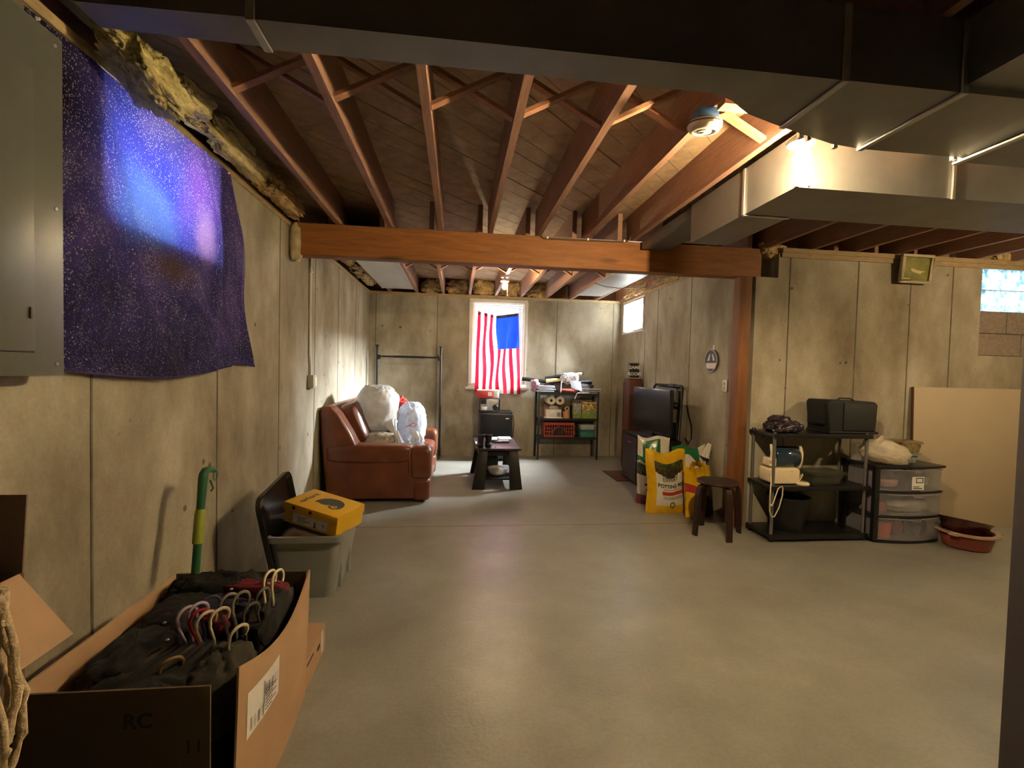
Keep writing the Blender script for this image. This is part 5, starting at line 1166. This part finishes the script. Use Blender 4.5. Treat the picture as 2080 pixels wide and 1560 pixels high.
part('tub', tub(3.01, 3.30, 3.66, 3.86, .095, .02, .03, .004, .012, .4645), M_smk, t, smooth=35)
part('lid', MB().box(3.0, 3.31, 3.65, 3.87, .562, .572), M_smk, t, bevel=.004)
t = thing('waste_bin', 'black round wastebasket on the bottom tier', 'waste bin', (2.855, 3.765, .062))
part('bin', MB().lathe([(0, .0625), (.125, .0625), (.160, .335), (.166, .338), (.166, .345), (.154, .345), (.118, .08), (0, .08)], 36, Matrix.Translation((2.855, 3.765, 0))), M_black, t, smooth=40)
part('rim', MB().lathe([(.150, .340), (.170, .340), (.170, .350), (.150, .350)], 36, Matrix.Translation((2.855, 3.765, 0))), M_black, t, smooth=40)
simple('poster_roll', MB().cyl((3.08, 3.88, .0625), (3.07, 3.90, .42), .022, n=14), pm('green_roll', (.10, .12, .07), .6), 'slim pale green roll standing behind the wastebasket', 'roll', smooth=40)

# ------------------------------------------------------------------ drawer cart
M_drw = sheer('frosted_drawer', (.42, .41, .44), rough=.25, clear=.58, trans=.3)
t = thing('drawer_cart', 'black cart with three frosted clear drawers', 'drawer cart', (3.79, 3.70, 0))
def bow(u, d=.05): return d * (1 - (2 * u - 1) ** 2)
CX0, CX1, CY0, CY1 = 3.492, 4.105, 3.565, 3.915
def cart_slab(x0, x1, z0, z1, over=0.0, y1=CY1):
    poly = [(x0 + (x1 - x0) * k / 14, CY0 - over - bow(k / 14)) for k in range(15)] + [(x1, y1), (x0, y1)]
    return MB().prism(poly, z0, z1, 'z')
part('top', cart_slab(CX0 - .02, CX1 + .025, .630, .650, .012), M_black, t, bevel=.004)
part('base', cart_slab(CX0, CX1, .0, .022), M_black, t, bevel=.003)
for z in (.222, .428): part('rail', cart_slab(CX0, CX1 + .012, z - .008, z + .008, .006), M_black, t, bevel=.002)
for x in (CX0, CX1 - .012):
    part('rear_post', MB().box(x, x + .02, CY1 - .04, CY1, .022, .63), M_black, t)
part('front_post', MB().box(CX0 - .010, CX0 + .035, CY0 - .005, CY0 + .03, .022, .63), M_black, t, bevel=.004)
part('rear_panel', MB().box(CX0, CX1, CY1 - .006, CY1, .03, .62), M_black, t)
for i, (z0, z1) in enumerate(((.026, .210), (.234, .416), (.440, .622))):
    x0, x1 = CX0 + .040, CX1 - .004
    dm = MB(); n = 14
    fr = [(x0 + (x1 - x0) * k / n, CY0 - .004 - bow(k / n)) for k in range(n + 1)]
    dm.add([(p[0], p[1], z) for z in (z0, z1) for p in fr], [(k, k + 1, n + 2 + k, n + 1 + k) for k in range(n)])
    dm.box(x0, x0 + .003, CY0 + .0, CY1 - .02, z0, z1).box(x1 - .003, x1, CY0, CY1 - .02, z0, z1).box(x0, x1, CY1 - .023, CY1 - .02, z0, z1)
    dr = part('drawer', dm, M_drw, t, smooth=40)
    part('drawer_floor', MB().prism([(p[0], p[1] + .002) for p in fr] + [(x1, CY1 - .02), (x0, CY1 - .02)], z0, z0 + .003, 'z'), M_drw, dr)
    part('drawer_lip', MB().tube([(p[0], p[1] - .004, z1 - .006) for p in fr], .006, 6), M_drw, dr, smooth=60)
    part('drawer_handle', MB().box(3.79, 3.86, CY0 - .068, CY0 - .052, z1 - .03, z1 - .012), M_drw, dr, bevel=.003)
part('sticker', MB().box(3.765, 3.875, CY0 - .061, CY0 - .0575, .455, .565), M_paper, t, label='white product sticker')
part('sticker_print', rect_frame(MB(), 3.80, 3.865, .515, .558, .006, CY0 - .0625, CY0 - .061, 'y').box(3.775, 3.86, CY0 - .0622, CY0 - .061, .465, .472).box(3.775, 3.83, CY0 - .0622, CY0 - .061, .480, .486), M_ink, t)
for (nm, lb, cat, mb, c) in (('plastic_cup', 'orange plastic cup in the bottom drawer', 'cup', MB().lathe([(0, .03), (.042, .03), (.055, .16), (.05, .16), (.038, .04), (0, .04)], 20, Matrix.Translation((3.64, 3.62, 0))), (.62, .12, .05)),
                             ('plastic_cup', 'grey cup in the middle of the bottom drawer', 'cup', MB().lathe([(0, .03), (.05, .03), (.062, .17), (.055, .17), (.045, .04), (0, .04)], 20, Matrix.Translation((3.93, 3.64, 0))), (.10, .10, .11)),
                             ('folded_cloth', 'dusky red cloth in the bottom drawer', 'cloth', MB().soft((3.78, 3.70, .10), (.07, .08, .068), .6, 20, 12, amp=.1), (.30, .09, .08)),
                             ('tool_pouch', 'dark pouch at the right of the bottom drawer', 'pouch', MB().soft((4.03, 3.70, .10), (.035, .09, .068), .6, 20, 12, amp=.1), (.05, .05, .06)),
                             ('cable_pack', 'clear bags of parts in the middle drawer', 'plastic bag', MB().soft((3.84, 3.70, .30), (.19, .12, .06), .6, 26, 12, amp=.3, seed=3), (.42, .40, .40)),
                             ('pink_box', 'pink box at the left of the middle drawer', 'box', MB().box(3.56, 3.64, 3.60, 3.75, .239, .33), (.38, .14, .14)),
                             ('tissue_pack', 'pinkish pack in the top drawer', 'pack', MB().soft((3.66, 3.68, .485), (.10, .08, .038), .5, 22, 12, amp=.1), (.40, .20, .17)),
                             ('paper_bundle', 'grey bundle at the right of the top drawer', 'bundle', MB().soft((3.96, 3.70, .51), (.09, .10, .06), .6, 22, 12, amp=.2), (.40, .40, .36))):
    simple(nm, mb, pm(nm + lb[:6], c, .6, var=.25), lb, cat, smooth=60)
t = thing('grocery_bag', 'knotted white plastic bag lying on the drawer cart', 'plastic bag', (3.66, 3.66, .651))
M_gro = sheer('grocery_film', (.76, .68, .54), rough=.25, clear=.06, trans=.35, var=.15)
gb = crumple((0, 0, 0), (.19, .105, .10), 6.6, .12, folds=.05, nu=60, nv=36)
Mg_ = Matrix.Translation((3.655, 3.66, .745)) @ Matrix.Rotation(R(14), 4, 'Y') @ Matrix.Rotation(R(-10), 4, 'Z')
gb.v = [tuple(max(.652, q) if i == 2 else q for i, q in enumerate(Mg_ @ Vector(p))) for p in gb.v]
part('film', gb, M_gro, t, smooth=80)
part('ear', gathered(MB(), (3.535, 3.63, .80), (3.575, 3.60, .895), .035, .010, seed=3), M_gro, t, smooth=80)
part('clear_end', MB().soft((3.80, 3.62, .70), (.045, .05, .045), .9, 20, 12, amp=.1), M_bagc, t, smooth=80)
t = thing('food_tub', 'pale blue plastic tub with a leafy packet on the drawer cart', 'tub', (3.905, 3.73, .651))
part('tub', tub(3.85, 3.985, 3.66, 3.80, .075, .012, .015, .003, .008, .651), pm('pale_teal_plastic', (.26, .32, .32), .3), t, smooth=35)
part('lid', MB().box(3.835, 4.0, 3.645, 3.815, .727, .735), M_gls, t, bevel=.003)
M_leaf = pm('leafy_print', (.16, .12, .05), .4, var=.95, scale=28)
part('packet', MB().prism([(-.105, 0), (.075, 0), (.10, .075), (-.085, .095)], -.075, .075, 'y', Matrix.Translation((3.905, 3.73, .737))), M_leaf, t, bevel=.012)
part('packet_fold', MB().prism([(-.09, .0), (.125, -.018), (.11, .006), (-.05, .016)], -.07, .07, 'y', Matrix.Translation((3.905, 3.73, .83))), pm('kraft_fold', (.22, .15, .07), .5), t, bevel=.003)
simple('clear_jar', MB().lathe([(0, .651), (.05, .651), (.052, .76), (.04, .80), (0, .80)], 22, Matrix.Translation((3.545, 3.82, 0))), M_gls, 'clear jar behind the knotted bag on the cart', 'jar', smooth=40)

# ------------------------------------------------------------------ bowls, leaning panel, framed print
t = thing('terracotta_bowl', 'red clay planter bowl with pale rim on the floor', 'bowl', (4.22, 3.44, 0))
Mo = Matrix.Translation((4.22, 3.44, 0))
part('bowl', MB().lathe([(0, 0), (.135, 0), (.150, .01), (.182, .125), (.17, .125), (.14, .02), (0, .015)], 36, Mo), pm('terracotta', (.21, .045, .032), .45, var=.1), t, smooth=40)
part('rim', MB().lathe([(.165, .118), (.208, .124), (.210, .138), (.172, .140)], 36, Mo), pm('pale_rim', (.38, .27, .19), .4), t, smooth=40)
for a in (-160, -20): part('ear_handle', MB().box(.195, .235, -.03, .03, .122, .134, Mo @ Matrix.Rotation(R(a), 4, 'Z')), pm('pale_rim2', (.38, .27, .19), .4), t, bevel=.005)
t = thing('maroon_bowl', 'shiny dark maroon bowl nested tilted in the clay bowl', 'bowl', (4.20, 3.45, .10))
Mm = Matrix.Translation((4.20, 3.45, .075)) @ Matrix.Rotation(R(12), 4, 'Y') @ Matrix.Rotation(R(-6), 4, 'X')
part('bowl', MB().lathe([(0, 0), (.09, 0), (.14, .05), (.165, .125), (.178, .135), (.180, .142), (.160, .142), (.13, .06), (.08, .012), (0, .010)], 36, Mm), pm('maroon_glaze', (.045, .008, .008), .15, spec=.7), t, smooth=40)
part('foot_ring', MB().lathe([(.055, -.006), (.075, -.006), (.075, .004), (.055, .004)], 24, Mm), pm('maroon_glaze2', (.045, .008, .008), .3), t, smooth=40)
t = thing('leaning_panel', 'large cream panel leaning against the far wall', 'panel', (4.75, 3.88, 0))
Mp = Matrix.Translation((4.18, 3.875, 0)) @ Matrix.Rotation(R(-2.0), 4, 'X')
part('sheet', MB().box(0, 1.22, 0, .016, 0, 1.305, Mp), pm('cream_panel', (.44, .36, .25), .5, var=.05, scale=2), t, bevel=.002)
part('edge_strip', MB().box(-.012, 0, -.001, .018, 0, 1.305, Mp), wood('edge_wood', (.09, .045, .025), .6, axis=(8, 8, 1)), t)
t = thing('framed_print', 'small square framed print high on the far wall', 'picture', (4.10, 3.91, 2.245))
Mf = Matrix.Translation((4.10, 3.905, 2.245)) @ Matrix.Rotation(R(6), 4, 'X')
fr_ = MB()
for a in ((-.158, .158, 0, .024), (-.158, .158, .231, .255), (-.158, -.130, .024, .231), (.130, .158, .024, .231)): fr_.box(a[0], a[1], -.022, .006, a[2], a[3], Mf)
part('frame', fr_, pm('cream_frame', (.42, .36, .23), .45), t, bevel=.003)
M_pr, nt, b = nodes('green_print'); L = nt.links.new
tc = N(nt, 'ShaderNodeTexCoord'); nz = N(nt, 'ShaderNodeTexNoise', i_Scale=9.0, i_Detail=4.0); L(tc.outputs['Object'], nz.inputs['Vector'])
L(ramp(nt, nz.outputs[0], [(.35, (.14, .145, .035)), (.65, (.24, .23, .07))]), b.inputs['Base Color']); b.inputs['Roughness'].default_value = .2
pi = part('picture', MB().box(-.13, .13, -.006, -.002, .024, .231, Mf), M_pr, t)
part('pale_shape', MB().prism([(-.03, .10), (.05, .085), (.06, .10), (.11, .108), (.05, .112), (.01, .118), (-.05, .135), (-.055, .12)], -.0075, -.006, 'y', Mf), pm('pale_bird', (.50, .42, .20), .5), pi)
part('caption', MB().box(-.11, -.05, -.0075, -.006, .036, .044, Mf), pm('caption_yellow', (.55, .48, .14), .5), pi)
part('back_board', MB().box(-.15, .15, .006, .014, .01, .245, Mf), M_carddk, t)
for o in WORLDLY: del o['_w']
